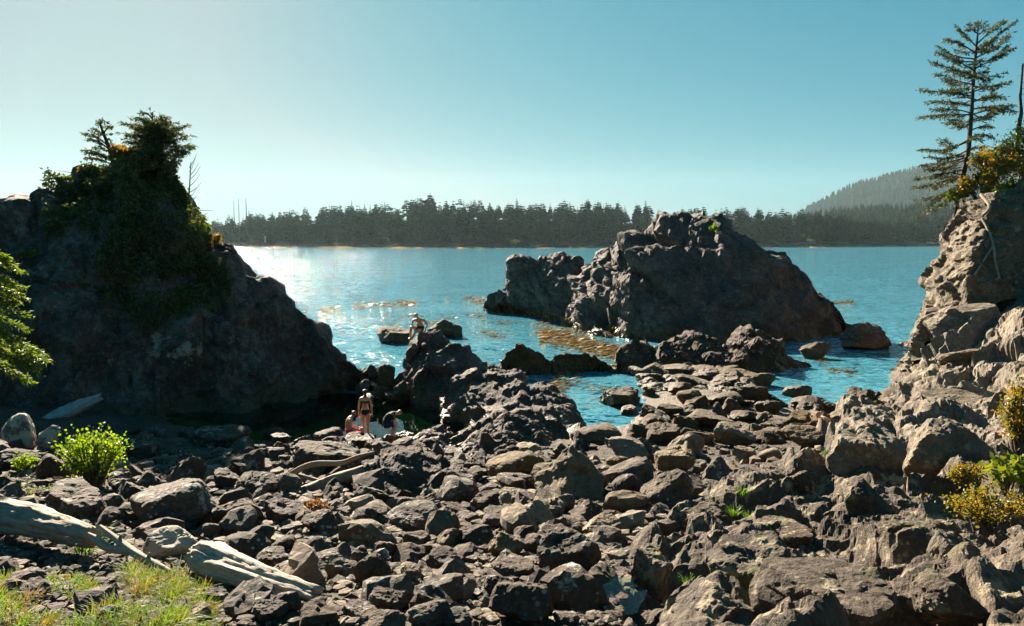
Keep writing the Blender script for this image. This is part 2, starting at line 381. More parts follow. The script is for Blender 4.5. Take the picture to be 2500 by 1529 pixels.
# ================================================================ SEA STACKS AND REEFS
def loft(name, ridge, base, zbase, back, mat, cell, amp=(0.3, 0.3, 0.3), res=0.11, bulge=0.5, seed=1, label=None, cat='rock', M=None, zback=-1.5, extra=None, bulge_back=0.6, damp=None, fan=0.0):
    R = np.array([W(*r) for r in ridge]); zb = zbase if hasattr(zbase, '__len__') else [zbase] * len(base)
    Fb = np.array([G(b[0], b[1], z) for b, z in zip(base, zb)])
    sR = np.linspace(0, 1, len(R)); sF = np.linspace(0, 1, len(Fb))
    # arc-length-like parameter from the ridge
    L_ = np.concatenate(([0], np.cumsum(np.linalg.norm(np.diff(R, axis=0), axis=1)))); ns = int(L_[-1] / res) + 8
    s = np.interp(np.linspace(0, L_[-1], ns), L_, sR)
    Ri = np.stack([np.interp(s, sR, R[:, k]) for k in range(3)], 1); Fi = np.stack([np.interp(s, sF, Fb[:, k]) for k in range(3)], 1)
    Bi = Ri.copy(); Bi[:, 1] += back * np.clip((Ri[:, 2] + 1) / (Ri[:, 2].max() + 1), .25, 1); Bi[:, 2] = zback
    if fan: Bi[:, 0] = Ri[:, 0] * (Bi[:, 1] / Ri[:, 1]) + fan
    nf = int(np.percentile(np.linalg.norm(Ri - Fi, axis=1), 70) / res) + 6; nb = max(8, nf // 4)
    t = np.linspace(0, 1, nf); th = t * math.pi / 2
    h = (1 - bulge) * t + bulge * (1 - np.cos(th)); v = (1 - bulge) * t + bulge * np.sin(th)
    P = np.empty((ns, nf, 3)); P[..., :2] = Fi[:, None, :2] + (Ri - Fi)[:, None, :2] * h[None, :, None]; P[..., 2] = Fi[:, None, 2] + (Ri - Fi)[:, None, 2] * v[None]
    t = np.linspace(0, 1, nb)[1:]; th = t * math.pi / 2
    h = (1 - bulge_back) * t + bulge_back * np.sin(th); v = (1 - bulge_back) * t + bulge_back * (1 - np.cos(th))
    Q = np.empty((ns, nb - 1, 3)); Q[..., :2] = Ri[:, None, :2] + (Bi - Ri)[:, None, :2] * h[None, :, None]; Q[..., 2] = Ri[:, None, 2] + (Bi - Ri)[:, None, 2] * v[None]
    P = np.concatenate((P, Q), 1); nt = P.shape[1]
    S = P.copy()
    for _ in range(10):
        S[1:-1, 1:-1] = (S[:-2, 1:-1] + S[2:, 1:-1] + S[1:-1, :-2] + S[1:-1, 2:]) / 4
    n = np.cross(np.gradient(S, axis=0), np.gradient(S, axis=1)); n /= np.linalg.norm(n, axis=2)[..., None] + 1e-9
    if n[:, nf // 2, 1].mean() > 0: n = -n; flip = True
    else: flip = False
    P = P.reshape(-1, 3); n = n.reshape(-1, 3)
    d = amp[0] * facets(P, cell, seed, .7, .3, .12, M) + amp[1] * facets(P, cell * .38, seed + 1, .7, .35, .14, M) + amp[2] * facets(P, cell * .15, seed + 2, .6, .3, .14, M) + 0.04 * cell * fbm(P, 3 / cell, 4, seed + 3)
    if damp is not None: d = d * damp(P)
    if extra is not None: d = d + extra(P)
    P = P + n * d[:, None]
    Fq = grid_faces(ns, nt)
    if flip: Fq = Fq[:, ::-1]
    mats = mat if isinstance(mat, list) else [mat]
    o = obj(name, mesh_np(name, P, Fq, mats, False))
    if label: tag(o, label, cat)
    return o, P.reshape(ns, nt, 3), n.reshape(ns, nt, 3), nf

def bump_at(px, py, Y, r, a):
    c = W(px, py, Y)
    return lambda P: a * np.exp(-((P - c) ** 2).sum(1) / (r * r))
def bumps(*l):
    fs = [bump_at(*a) for a in l]
    return lambda P: sum(f(P) for f in fs)

left_stack, LS_P, LS_N, LS_nf = loft('sea_stack',
  [(-420,560,35),(-200,535,35.5),(0,527,36),(60,505,36.5),(105,514,37),(122,470,37.5),(160,444,38),(205,418,38.5),(300,398,39),(400,396,39),(440,425,39),(453,500,39),(472,548,38.8),(500,592,38.6),(515,574,38.4),(548,570,38.2),(572,592,38),(602,657,38),(650,692,37.8),(700,737,37.6),(750,757,37.5),(790,802,37.4),(825,868,37.4),(855,886,37.3),(884,908,37.2),(915,948,37)],
  [(-420,1000),(-200,1000),(-60,1000),(0,1000),(40,1000),(80,1002),(120,1005),(170,1010),(240,1020),(330,1040),(400,1055),(440,1060),(480,1062),(510,1060),(540,1056),(570,1052),(600,1046),(630,1040),(665,1034),(700,1026),(740,1016),(780,1004),(820,990),(855,976),(890,965),(930,955)],
  [1.3,1.2,1.1,1.1,1.0,.9,.8,.7,.4,.1,-.2,-.4]+[-.6]*14, 7.0, MAT['left_stack_rock'], 2.4, (.46,.50,.55), .125, .30, 11,
  'tall dark sea stack on the left, overgrown with shrubs and trees', 'sea stack', M=rotm(.3, -.5, .2, 1, .7, .75),
  extra=bumps((390,800,34,1.1,.9),(300,850,33,.9,.8),(465,840,33,.7,.7),(330,770,35,1.0,.5),(400,930,32,2.2,-.9),(250,930,32,1.6,-.7),(150,480,37,1.0,.5),(60,530,36,1.2,.4)))
mid_rock, MR_P, MR_N, _ = loft('sea_rock',
  [(938,955,36.6),(965,925,36.4),(980,895,36.3),(988,868,36.2),(998,846,36.1),(1010,828,36),(1030,814,36),(1062,812,36),(1092,822,36),(1130,850,35.6),(1180,884,35),(1230,894,34.4),(1272,908,33.8),(1292,938,33),(1340,960,32),(1380,990,31),(1405,1022,30.2),(1428,1056,29.5)],
  [(925,988),(945,992),(965,996),(985,1002),(1003,1009),(1018,1016),(1034,1024),(1055,1034),(1080,1046),(1110,1062),(1150,1082),(1200,1100),(1250,1108),(1300,1108),(1345,1102),(1385,1092),(1415,1080),(1435,1066)],
  [-.5]*9+[-.3,0,.2,.3,.3,.3,.2,.1,0], 4.0, MAT['stack_rock'], 1.7, (.38,.32,.26), .095, .45, 23,
  'dark rock between the tide pool and the sea with a man seated on its tip', 'rock')
big_rock, BR_P, BR_N, _ = loft('sea_stack',
  [(1190,755,79),(1200,730,79),(1238,718,78),(1246,668,77),(1268,644,76),(1345,632,75),(1395,642,74),(1432,657,73),(1442,614,72),(1462,602,71),(1492,612,70),(1530,594,69),(1565,570,68),(1620,532,67),(1680,519,66),(1765,524,65),(1835,564,64),(1860,587,64),(1905,605,63.5),(1960,652,63),(2000,702,62),(2040,757,61),(2080,808,60.5)],
  [(1186,770),(1200,772),(1225,777),(1240,782),(1270,785),(1330,797),(1350,802),(1370,812),(1385,817),(1400,827),(1430,837),(1470,847),(1520,852),(1600,857),(1680,862),(1760,867),(1850,867),(1880,864),(1920,857),(1980,852),(2020,842),(2060,830),(2090,822)],
  -.6, 12.0, MAT['stack_rock'], 3.6, (.46,.48,.52), .16, .40, 37,
  'large domed dark rock island rising from the sea', 'sea stack', M=rotm(.2, .6, .3, 1, .6, 1.2), damp=lambda P: 1 - .35 * sstep((px_of(P)[0] - 1640) / 160),
  extra=bumps((1340,690,72,2.2,1.2),(1265,700,75,1.3,.9),(1380,760,64,1.5,1.0),(1560,720,61,2.6,1.0),(1640,800,58,2.5,.9),(1440,760,62,1.6,-1.0),(1430,660,72,1.4,-1.4)))
front_rock, FR_P, FR_N, _ = loft('sea_rock',
  [(1500,905,43),(1515,862,43.5),(1545,834,44),(1570,827,44.5),(1605,844,45),(1650,818,45.5),(1720,818,46),(1775,842,46),(1800,803,46.5),(1850,790,47),(1885,818,47),(1910,842,46.5),(1945,877,46),(1976,903,45)],
  [(1496,915),(1505,925),(1525,932),(1560,937),(1620,940),(1680,942),(1740,942),(1790,942),(1830,940),(1870,935),(1900,928),(1930,921),(1955,914),(1980,909)],
  -.4, 4.0, MAT['dark_rock'], 1.7, (.36,.44,.44), .11, .5, 51, 'long low rugged rock in the water before the domed island', 'rock')
reef, RF_P, RF_N, _ = loft('reef',
  [(1222,900,41.5),(1240,856,42),(1265,843,42.5),(1300,853,43),(1340,872,43),(1390,860,43.5),(1430,863,43.5),(1470,882,43.5),(1512,905,43)],
  [(1215,925),(1250,930),(1290,930),(1330,932),(1370,930),(1410,926),(1450,920),(1480,916),(1515,914)],
  -.35, 3.0, MAT['tide_rock'], 1.1, (.32,.38,.36), .10, .6, 61, 'low brown reef of weedy rocks beside the golden kelp', 'reef')
cliff, CL_P, CL_N, _ = loft('cliff',
  [(2405,520,54),(2395,508,51),(2380,500,48),(2346,494,45),(2342,492,42.5),(2380,478,41),(2430,470,40),(2500,450,40),(2600,440,40),(2750,430,40)],
  [(2245,838),(2232,858),(2222,885),(2210,925),(2240,880),(2285,800),(2350,745),(2440,735),(2540,720),(2700,700)],
  [-.6,-.5,-.5,-.3,1.4,3.0,4.2,4.4,4.6,5.0], 10.0, MAT['pale_rock'], 2.2, (.30,.38,.38), .12, .12, 71, 'steep rocky headland on the right below the tall spruce', 'cliff', M=rotm(.2, .7, .5, 1, .6, 1.3), zback=-1.0, fan=2.5)
crag, CR_P, CR_N, _ = loft('rock_outcrop',
  [(1000,1085,27.2),(1040,1060,27.4),(1075,1050,27.6),(1110,1062,27.6),(1150,1035,27.6),(1200,1018,27.6),(1260,1010,27.8),(1310,1030,27.8),(1345,1070,27.4),(1360,1100,27)],
  [(985,1105),(1020,1118),(1060,1128),(1100,1135),(1140,1138),(1180,1138),(1230,1138),(1280,1136),(1330,1128),(1370,1118)],
  [.2,.3,.4,.5,.5,.5,.5,.5,.5,.5], 2.0, MAT['dark_rock'], .95, (.42,.40,.30), .06, .45, 83, 'black jagged rock outcrop at the near edge of the tide pool', 'rock')
layer, LY_P, LY_N, _ = loft('rock_outcrop',
  [(866,1170,17.6),(888,1128,17.9),(930,1100,18.2),(980,1092,18.4),(1030,1105,18.3),(1090,1128,18.1),(1140,1155,17.8),(1198,1188,17.4)],
  [(855,1235),(890,1250),(940,1258),(990,1260),(1040,1258),(1090,1250),(1140,1238),(1200,1222)],
  [1.6]*8, 2.4, MAT['dark_rock'], .9, (.35,.38,.34), .05, .75, 95, 'broad dark layered rock slab behind the two driftwood poles', 'rock', M=rotm(.05, .12, .1, .6, .6, 3.2), zback=.4)
MAT['dark_rock'].use_fake_user = True

# ================================================================ WATER
def water_mat(name, deep, rough, bumps_, pool=False, clear=0.0):
    m, nt = new_mat(name)
    pos = N(nt, 'ShaderNodeNewGeometry').outputs['Position']
    # wave slopes straight from noise (independent of distance, so that far waves still glitter)
    nrm = None
    for sc, st, amp, det in bumps_:
        mp = N(nt, 'ShaderNodeMapping'); mp.inputs['Scale'].default_value = (sc, sc * st, 0); mp.inputs['Rotation'].default_value = (0, 0, 0.25); L(nt, pos, mp.inputs[0])
        tx = N(nt, 'ShaderNodeTexNoise', i_Scale=1.0, i_Detail=det, i_Roughness=0.55); L(nt, mp.outputs[0], tx.inputs['Vector'])
        sb = N(nt, 'ShaderNodeVectorMath', operation='SUBTRACT'); L(nt, tx.outputs['Color'], sb.inputs[0]); sb.inputs[1].default_value = (.5, .5, .5)
        ml = N(nt, 'ShaderNodeVectorMath', operation='MULTIPLY'); L(nt, sb.outputs[0], ml.inputs[0]); ml.inputs[1].default_value = (amp, amp, 0)
        if nrm is None: nrm = ml.outputs[0]
        else:
            ad = N(nt, 'ShaderNodeVectorMath', operation='ADD'); L(nt, nrm, ad.inputs[0]); L(nt, ml.outputs[0], ad.inputs[1]); nrm = ad.outputs[0]
    if not pool:      # calmer and rougher streaks
        mp = N(nt, 'ShaderNodeMapping'); mp.inputs['Scale'].default_value = (.03, .10, 0); L(nt, pos, mp.inputs[0]); st_ = remap(nt, noise(nt, mp.outputs[0], 1.0, 4, .6), .35, .65, .55, 1.25)
        vm = N(nt, 'ShaderNodeVectorMath', operation='SCALE'); L(nt, nrm, vm.inputs[0]); L(nt, st_, vm.inputs['Scale']); nrm = vm.outputs[0]
    ad = N(nt, 'ShaderNodeVectorMath', operation='ADD'); L(nt, nrm, ad.inputs[0]); ad.inputs[1].default_value = (0, 0, 1)
    bp = N(nt, 'ShaderNodeVectorMath', operation='NORMALIZE'); L(nt, ad.outputs[0], bp.inputs[0])
    out = N(nt, 'ShaderNodeOutputMaterial')
    if not pool:
        b = N(nt, 'ShaderNodeBsdfPrincipled', i_Roughness=rough, i_IOR=1.333); b.inputs['Base Color'].default_value = (*deep, 1)
        L(nt, bp.outputs[0], b.inputs['Normal']); L(nt, b.outputs[0], out.inputs[0])
    else:
        fr = N(nt, 'ShaderNodeFresnel', i_IOR=1.333); L(nt, bp.outputs[0], fr.inputs['Normal'])
        gl = N(nt, 'ShaderNodeBsdfGlossy', i_Roughness=rough); L(nt, bp.outputs[0], gl.inputs['Normal'])
        tr = N(nt, 'ShaderNodeBsdfTransparent'); tr.inputs[0].default_value = (*deep, 1)
        ms = N(nt, 'ShaderNodeMixShader'); L(nt, fr.outputs[0], ms.inputs[0]); L(nt, tr.outputs[0], ms.inputs[1]); L(nt, gl.outputs[0], ms.inputs[2])
        L(nt, ms.outputs[0], out.inputs[0])
    return m
water_mat('sea_water', (0.046, 0.180, 0.240), 0.045, [(0.25, 1.8, 0.6, 3), (1.2, 1.6, 2.15, 4), (4.5, 1.4, 2.1, 3)])
water_mat('pool_water', (0.62, 0.80, 0.66), 0.0, [(1.6, 2.2, 0.035, 3)], True)
ry = np.concatenate((np.linspace(22, 90, 140), np.geomspace(90.5, 5600, 120))); ru = np.linspace(-1, 1, 180)
YY, UU = np.meshgrid(ry, ru, indexing='ij'); XX = UU * (YY * 0.95 + 14)
Vs = np.stack((XX, YY, np.zeros_like(XX)), -1).reshape(-1, 3); Fs = grid_faces(len(ry), len(ru))
c = Vs[Fs].mean(1); px, _ = px_of(c)
Fs = Fs[~((c[:, 1] < 37.2) & (px < 1300))]
sea = obj('sea', mesh_np('sea', Vs, Fs[:, ::-1], MAT['sea_water'], True)); tag(sea, 'rippled turquoise sea glittering below the sun', None, None, 'structure')
a = G(330, 1080); b = G(1300, 1085)
pv = np.array([(-14, 25.2, .05), (2.0, 25.2, .05), (2.0, 37.15, .05), (-14, 37.15, .05)])
gy, gx = np.meshgrid(np.linspace(25.2, 37.15, 40), np.linspace(-15, 1.5, 50), indexing='ij')
pool = obj('tide_pool', mesh_np('tide_pool', np.stack((gx, gy, np.full_like(gx, .05)), -1).reshape(-1, 3), grid_faces(40, 50)[:, ::-1], MAT['pool_water'], True))
tag(pool, 'calm tide pool mirroring the sky between the dark rocks', None, None, 'structure')

# ================================================================ FAR SHORE, HILLS, FOREST
m, nt = new_mat('far_shore'); geo = N(nt, 'ShaderNodeNewGeometry'); pos = geo.outputs['Position']
sep = N(nt, 'ShaderNodeSeparateXYZ'); L(nt, pos, sep.inputs[0])
n = noise(nt, pos, 0.25, 5, .7)
col = ramp(nt, n, [(.35, (.025, .021, .02)), (.55, (.06, .05, .045)), (.7, (.11, .095, .085))])
z = math_n(nt, 'ADD', sep.outputs[2], math_n(nt, 'MULTIPLY', math_n(nt, 'SUBTRACT', noise(nt, pos, .02, 2), .5), 5.0))
col = mix(nt, remap(nt, z, 1.3, 0.8), col, (.28, .17, .065))
col = mix(nt, remap(nt, sep.outputs[2], 4.2, 5.5), col, (.03, .035, .015))
b = N(nt, 'ShaderNodeBsdfPrincipled', i_Roughness=1.0); b.inputs['Specular IOR Level'].default_value = 0.0; L(nt, col, b.inputs[0]); L(nt, b.outputs[0], N(nt, 'ShaderNodeOutputMaterial').inputs[0])

SH_PX = np.array([300, 480, 560, 700, 900, 1200, 1450, 1650, 1850, 2000, 2200, 2400, 2800]); SH_Y = np.array([1150, 1080, 1000, 880, 800, 770, 790, 850, 850, 880, 980, 1080, 1200])
HF = np.array([.15, .2, .6, .85, 1.1, 1.15, 1.0, .9, .85, .75, .6, .5, .5])
def isl(pxs, d):
    Y0 = np.interp(pxs, SH_PX, SH_Y) + d; X = (pxs - 1250) / F_PX * Y0
    hf = np.interp(pxs, SH_PX, HF)
    h = np.interp(d, [-30, 0, 10, 28, 60, 220, 320], [-3, -.1, 2.6, 4.2, 8, 30, 32]); h = np.where(d > 28, 4.2 + (h - 4.2) * hf, h)
    return np.stack((X, Y0, h), -1)
pp, dd = np.meshgrid(np.linspace(300, 2800, 700), np.concatenate((np.linspace(-30, 30, 34), np.linspace(35, 320, 26))), indexing='ij')
Vi = isl(pp, dd); P = Vi.reshape(-1, 3)
P[:, 2] += np.clip(1 - np.abs(dd.ravel() - 10) / 28, 0, 1) * (facets(P, 14, 3, .3, .12, 0) + facets(P, 5, 4, .35, .15, 0) + .5) * np.interp(pp.ravel(), [300, 560, 620, 780, 850, 1180, 1260, 1340, 1800, 1880, 2000, 2060, 2800], [.5, .9, 1, 1, .35, .35, .8, .4, .4, .8, .8, .4, .4])
island = obj('far_island', mesh_np('far_island', P, grid_faces(700, 60), MAT['far_shore'], False)); tag(island, 'low rocky far shore under the dark conifer forest', None, None, 'structure')

def hill(name, sil, Yr, Yf, zoff, label, mat):
    pxs = np.linspace(sil[0][0], sil[-1][0], 240); py = np.interp(pxs, [s[0] for s in sil], [s[1] for s in sil])
    top = CAM_Z + (HOR - py) / F_PX * Yr - zoff; t = np.concatenate((np.linspace(0, 1, 60), [1.15, 1.4]))
    Yv = Yf + (Yr - Yf) * t
    hh = np.where(t <= 1, sstep(t * .9 + .05) / sstep(np.array(.95)), np.where(t < 1.3, .9, .5))
    Z = np.maximum(top, 1)[:, None] * hh[None] - 1
    X = (pxs[:, None] - 1250) / F_PX * Yr * (Yv / Yr)[None] ** .6
    Pv = np.stack((X, np.broadcast_to(Yv, X.shape), Z), -1).reshape(-1, 3)
    Pv[:, 2] += fbm(Pv, 6 / Yr, 4, 7) * (Yr * .006) * np.repeat(np.ones(len(pxs)), len(t)) * np.tile(np.clip(4 * t * (1.05 - t), 0, 1), len(pxs))
    o = obj(name, mesh_np(name, Pv, grid_faces(len(pxs), len(t)), mat, True)); tag(o, label, None, None, 'structure')
    return Pv.reshape(len(pxs), len(t), 3)
plain_mat('forest_floor', [(.006, .012, .007), (.010, .018, .010)], 1.0, .02, 0, None, 0.0)
HILL = hill('wooded_hill', [(1500,545),(1700,540),(1850,530),(1950,520),(2050,505),(2150,496),(2230,492),(2320,494),(2450,500),(2900,510)], 1750, 1250, 18, 'wooded hill behind the far shore', MAT['forest_floor'])
MOUNT = hill('mountain', [(1840,600),(1900,550),(1935,526),(1960,508),(2000,488),(2040,468),(2080,450),(2140,436),(2200,420),(2260,408),(2330,400),(2450,392),(2700,385),(3100,400)], 4300, 2700, 12, 'hazy wooded mountain on the right horizon', MAT['forest_floor'])

leaf_mat('far_needles', [(.010, .022, .009), (.017, .034, .013), (.028, .046, .018)], .04, 1.0, .05, (1.2, 1.3, .8), 0.0)
plain_mat('far_bark', [(.02, .017, .014), (.035, .03, .025)], .95, .5, 0, None, 0.0)
def far_conifer(rng, h=24.0, layers=15, nb=9, spread=.19, gappy=.0, pw=.8):
    """trunk and whorls of drooping jagged branches"""
    S = Soup(); V, F = tube([(0, 0, -3), (0, 0, h * .97)], [h * .014, .03], 5); S.add(V, F, 1)
    for l in range(layers):
        f = l / (layers - 1); z = h * (.16 + .82 * f); r = h * spread * (1 - f) ** pw * rng.uniform(.6, 1.3) + .25
        if rng.random() < gappy: continue
        a0 = rng.uniform(0, 6.28)
        for b in range(nb):
            a = a0 + 6.283 * b / nb + rng.uniform(-.25, .25); rr = r * rng.uniform(.55, 1.2); w = .30 * rr + .2
            d = np.array((math.cos(a), math.sin(a), 0)); s = np.array((-d[1], d[0], 0))
            zt = z + rr * rng.uniform(-.38, .12); c = np.array((0, 0, z))
            tip = d * rr + (0, 0, zt); mid = d * rr * .55 + (0, 0, (z * .55 + zt * .45) + .12 * rr)
            S.add([c + (0, 0, .35), mid + s * w, tip, mid - s * w, mid - (0, 0, .32 * rr + .2)], [(0, 1, 2), (0, 2, 3), (0, 4, 1), (1, 4, 2), (2, 4, 3), (3, 4, 0)], 0)
    return S
rng = random.Random(7)
FT = []
for i in range(7):
    FT.append(far_conifer(rng, 24, (15, 12, 17, 10, 15, 11, 13)[i], (9, 8, 10, 8, 9, 7, 8)[i], (.20, .27, .17, .32, .24, .30, .22)[i], (0, .1, .0, .25, .05, .2, .3)[i], (.8, .55, 1.0, .4, .7, .45, .6)[i]))
FTM = [s.mesh('conifer', [MAT['far_needles'], MAT['far_bark']]) for s in FT]
FTV = [(np.concatenate(s.V), np.concatenate(s.F), np.concatenate(s.M)) for s in FT]
spots = []
for k in range(1500):
    p_ = rng.uniform(330, 2420); d_ = 24 + 250 * rng.random() ** 1.4
    q = isl(np.array([p_]), np.array([d_]))[0]
    hgt = (22 + 6.5 * float(fbm(np.array([[p_ / 55., d_ / 60., 1.]]), 1.0, 3, 77)[0]) + rng.uniform(-6, 5)) * (1.0 - .25 * (d_ < 45)) * (0.72 if p_ < 520 else 1.0)
    if rng.random() < .06: hgt *= 1.25
    q[2] -= .3; spots.append((d_, p_, q, hgt))
spots.sort(key=lambda t: t[0] - t[3] * 1.5 - 60 * (t[3] > 29))
vis = [s for s in spots if 480 < s[1] < 2300]
near_t = vis[:190]; rest_ids = set(map(id, vis[190:]))
tall = sorted(vis[190:], key=lambda t: -(t[2][2] + t[3]))[:100]; ids = set(id(t) for t in near_t + tall)
S = Soup()
for s in spots:
    d_, p_, q, hgt = s; sc = hgt / 24; sx = sc * rng.uniform(.85, 1.25); a = rng.uniform(0, 6.28); k = rng.randrange(7)
    if id(s) in ids:
        o = obj('conifer_tree', FTM[k]); o.location = q; o.scale = (sx, sx, sc); o.rotation_euler = (rng.uniform(-.03, .03), rng.uniform(-.03, .03), a)
        far_lm = [(530, 'left of the bare snags'), (640, 'by the bare snags'), (760, 'right of the channel beacon'), (900, 'above the glittering water'), (1040, 'above the seated man'), (1200, 'left of the rocky knoll'), (1330, 'behind the rocky knoll'), (1480, 'left of the domed island'), (1650, 'left above the domed island'), (1850, 'behind the domed island'), (2010, 'behind the pale far log'), (2150, 'below the mountain'), (2600, 'beside the tall right spruce')]
        wh = [w for lim, w in far_lm if p_ < lim][0]
        tag(o, f"{'tall' if hgt > 27 else 'mid-height' if hgt > 20 else 'short'} {'slim' if k in (0, 2, 6) else 'broad'} conifer {'in the front row' if d_ < 75 else 'on the skyline'} {wh}", 'tree', 'conifers along the far shore' if d_ < 75 else 'conifers on the far skyline')
    else:
        V, F, M_ = FTV[k]; ca, sa = math.cos(a) * sx, math.sin(a) * sx
        V2 = np.stack((V[:, 0] * ca - V[:, 1] * sa, V[:, 0] * sa + V[:, 1] * ca, V[:, 2] * sc), 1) + q
        S.V.append(V2); S.F.append(F + S.n); S.M.append(M_); S.n += len(V2)
o = S.build('far_forest', [MAT['far_needles'], MAT['far_bark']]); tag(o, 'dense dark conifer forest behind the front trees of the far shore', 'forest', None, 'stuff')
leaf_mat('mountain_needles', [(.004, .011, .007), (.007, .016, .009), (.010, .022, .012)], .02, 1.0, .02, None, 0.0)
def cones(name, grid, n, hmin, hmax, label, tmax, seed, spread=.17, mat='far_needles'):
    """far wood: small three-tier conifers"""
    rg = np.random.default_rng(seed); nu, nv, _ = grid.shape
    u = rg.uniform(0, nu - 1.01, n); v = rg.uniform(0, tmax, n) * 59 ; i = u.astype(int); j = v.astype(int); fu = (u - i)[:, None]; fv = (v - j)[:, None]
    B = grid[i, j] * (1 - fu) * (1 - fv) + grid[i + 1, j] * fu * (1 - fv) + grid[i, np.minimum(j + 1, nv - 1)] * (1 - fu) * fv + grid[i + 1, np.minimum(j + 1, nv - 1)] * fu * fv
    h = rg.uniform(hmin, hmax, n); r = h * rg.uniform(spread * .7, spread * 1.3, n); Vs = []; Fs = []; k = 5; base = 0
    for (z0, z1, rf) in ((-.05, .55, 1.0), (.3, .8, .72), (.58, 1.0, .45)):
        a0 = rg.uniform(0, 6.28, n); th = a0[:, None] + np.arange(k) * 2 * math.pi / k; jr = rg.uniform(.6, 1.25, (n, k))
        ring = np.stack((B[:, None, 0] + (r * rf)[:, None] * jr * np.cos(th), B[:, None, 1] + (r * rf)[:, None] * jr * np.sin(th), (B[:, 2] + h * z0)[:, None] + 0 * th), -1)
        tip = B + np.stack((h * 0, h * 0, h * z1), 1)
        Vs.append(np.concatenate((ring, tip[:, None]), 1).reshape(-1, 3)); q = base + np.arange(n)[:, None] * (k + 1); jj = np.arange(k)[None]
        Fs.append(np.stack((q + jj, q + (jj + 1) % k, q + k + 0 * jj), -1).reshape(-1, 3)); base += n * (k + 1)
    o = obj(name, mesh_np(name, np.concatenate(Vs), np.concatenate(Fs), MAT[mat])); tag(o, label, 'forest', None, 'stuff')
cones('hill_forest', HILL, 5200, 13, 24, 'conifer forest covering the low hill behind the far shore', 1.0, 3)
cones('mountain_forest', MOUNT, 9000, 14, 32, 'hazy conifer forest covering the mountain', 1.0, 4, .3, 'mountain_needles')

# three bare snags, a channel beacon and driftwood on the far shore
plain_mat('grey_wood', [(.04, .034, .03), (.08, .069, .062)], .95, 3, 0, None, 0.0)
for i, (p_, y0, y1, wid) in enumerate([(572, 540, 488, .45), (584, 540, 484, .5), (602, 545, 484, .7)]):
    Yt = np.interp(p_, SH_PX, SH_Y) + 40; B = W(p_, y0, Yt); T = W(p_, y1, Yt)
    S = Soup(); h_ = T[2] - B[2]
    V, F = tube([(0, 0, -14), (0, 0, h_ * .5), (.1, 0, h_)], [wid, wid * .8, wid * .35], 6); S.add(V, F)
    for k in range(0 if i == 2 else 7):
        a = rng.uniform(0, 6.28); z = h_ * rng.uniform(.1, .9); l = rng.uniform(1.2, 3.4)
        V, F = tube([(0, 0, z), (math.cos(a) * l, math.sin(a) * l, z + rng.uniform(-.4, .6))], [.16, .03], 4); S.add(V, F)
    o = S.build('dead_snag', MAT['grey_wood']); o.location = B
    tag(o, ['leftmost bare snag above the far forest, with stub branches', 'middle bare snag above the far forest, with stub branches', 'plain bare pole-like snag above the far forest, rightmost of three'][i], 'dead tree')
plain_mat('beacon_paint', [(.03, .20, .22), (.05, .25, .27)], .5, 2); plain_mat('beacon_white', [(.16, .15, .14), (.22, .21, .19)], .9, 2, 0, None, 0.0)
q = isl(np.array([650.]), np.array([16.]))[0]; r_ = empty('channel_beacon', (q[0], q[1], 3.0), 'small turquoise and white channel beacon on the far shore', 'beacon')
S = Soup(); V, F = tube([(0, 0, -1), (0, 0, 7.5)], [1.15, 1.0], 8); S.add(V, F); S.build('tower', MAT['beacon_paint'], r_)
S = Soup(); V, F = tube([(0, 0, 7.4), (0, 0, 9.2), (0, 0, 9.6), (0, 0, 10.4)], [1.25, 1.25, .6, .1], 8); S.add(V, F); S.build('lantern', MAT['beacon_white'], r_)
for i, (p0, p1, y0, d_, lab) in enumerate([(1930, 2003, 598, 14, 'long pale driftwood log on the far shore right of the domed island'), (760, 800, 592, 16, 'pale fallen trunk on the far shore left of centre')]):
    a = isl(np.array([float(p0)]), np.array([float(d_)]))[0]; b = isl(np.array([float(p1)]), np.array([float(d_)]))[0]; a[2] = b[2] = 4.3; b[2] += i * 2.2
    V, F = tube(smooth_path([a, (a + b) / 2 + (0, 0, .3), b], 8), np.linspace(.55, .4, 8), 7); S = Soup(); S.add(V, F); tag(S.build('far_driftwood_log', MAT['beacon_white' if i == 0 else 'grey_wood']), lab, 'driftwood')

# ================================================================ HAZE
m, nt = new_mat('haze_air'); pv = N(nt, 'ShaderNodeVolumePrincipled', i_Density=0.000024, i_Anisotropy=0.3); pv.inputs['Color'].default_value = (.62, .87, .97, 1)
L(nt, pv.outputs[0], N(nt, 'ShaderNodeOutputMaterial').inputs['Volume'])
bm = bmesh.new(); bmesh.ops.create_cube(bm, size=1.0); me = bpy.data.meshes.new('haze'); bm.to_mesh(me); bm.free(); me.materials.append(m)
hz = obj('haze', me); hz.scale = (15000, 6900, 520); hz.location = (0, 3150, 252); tag(hz, 'pale blue air haze over the sea and far shore', 'haze', None, 'stuff')

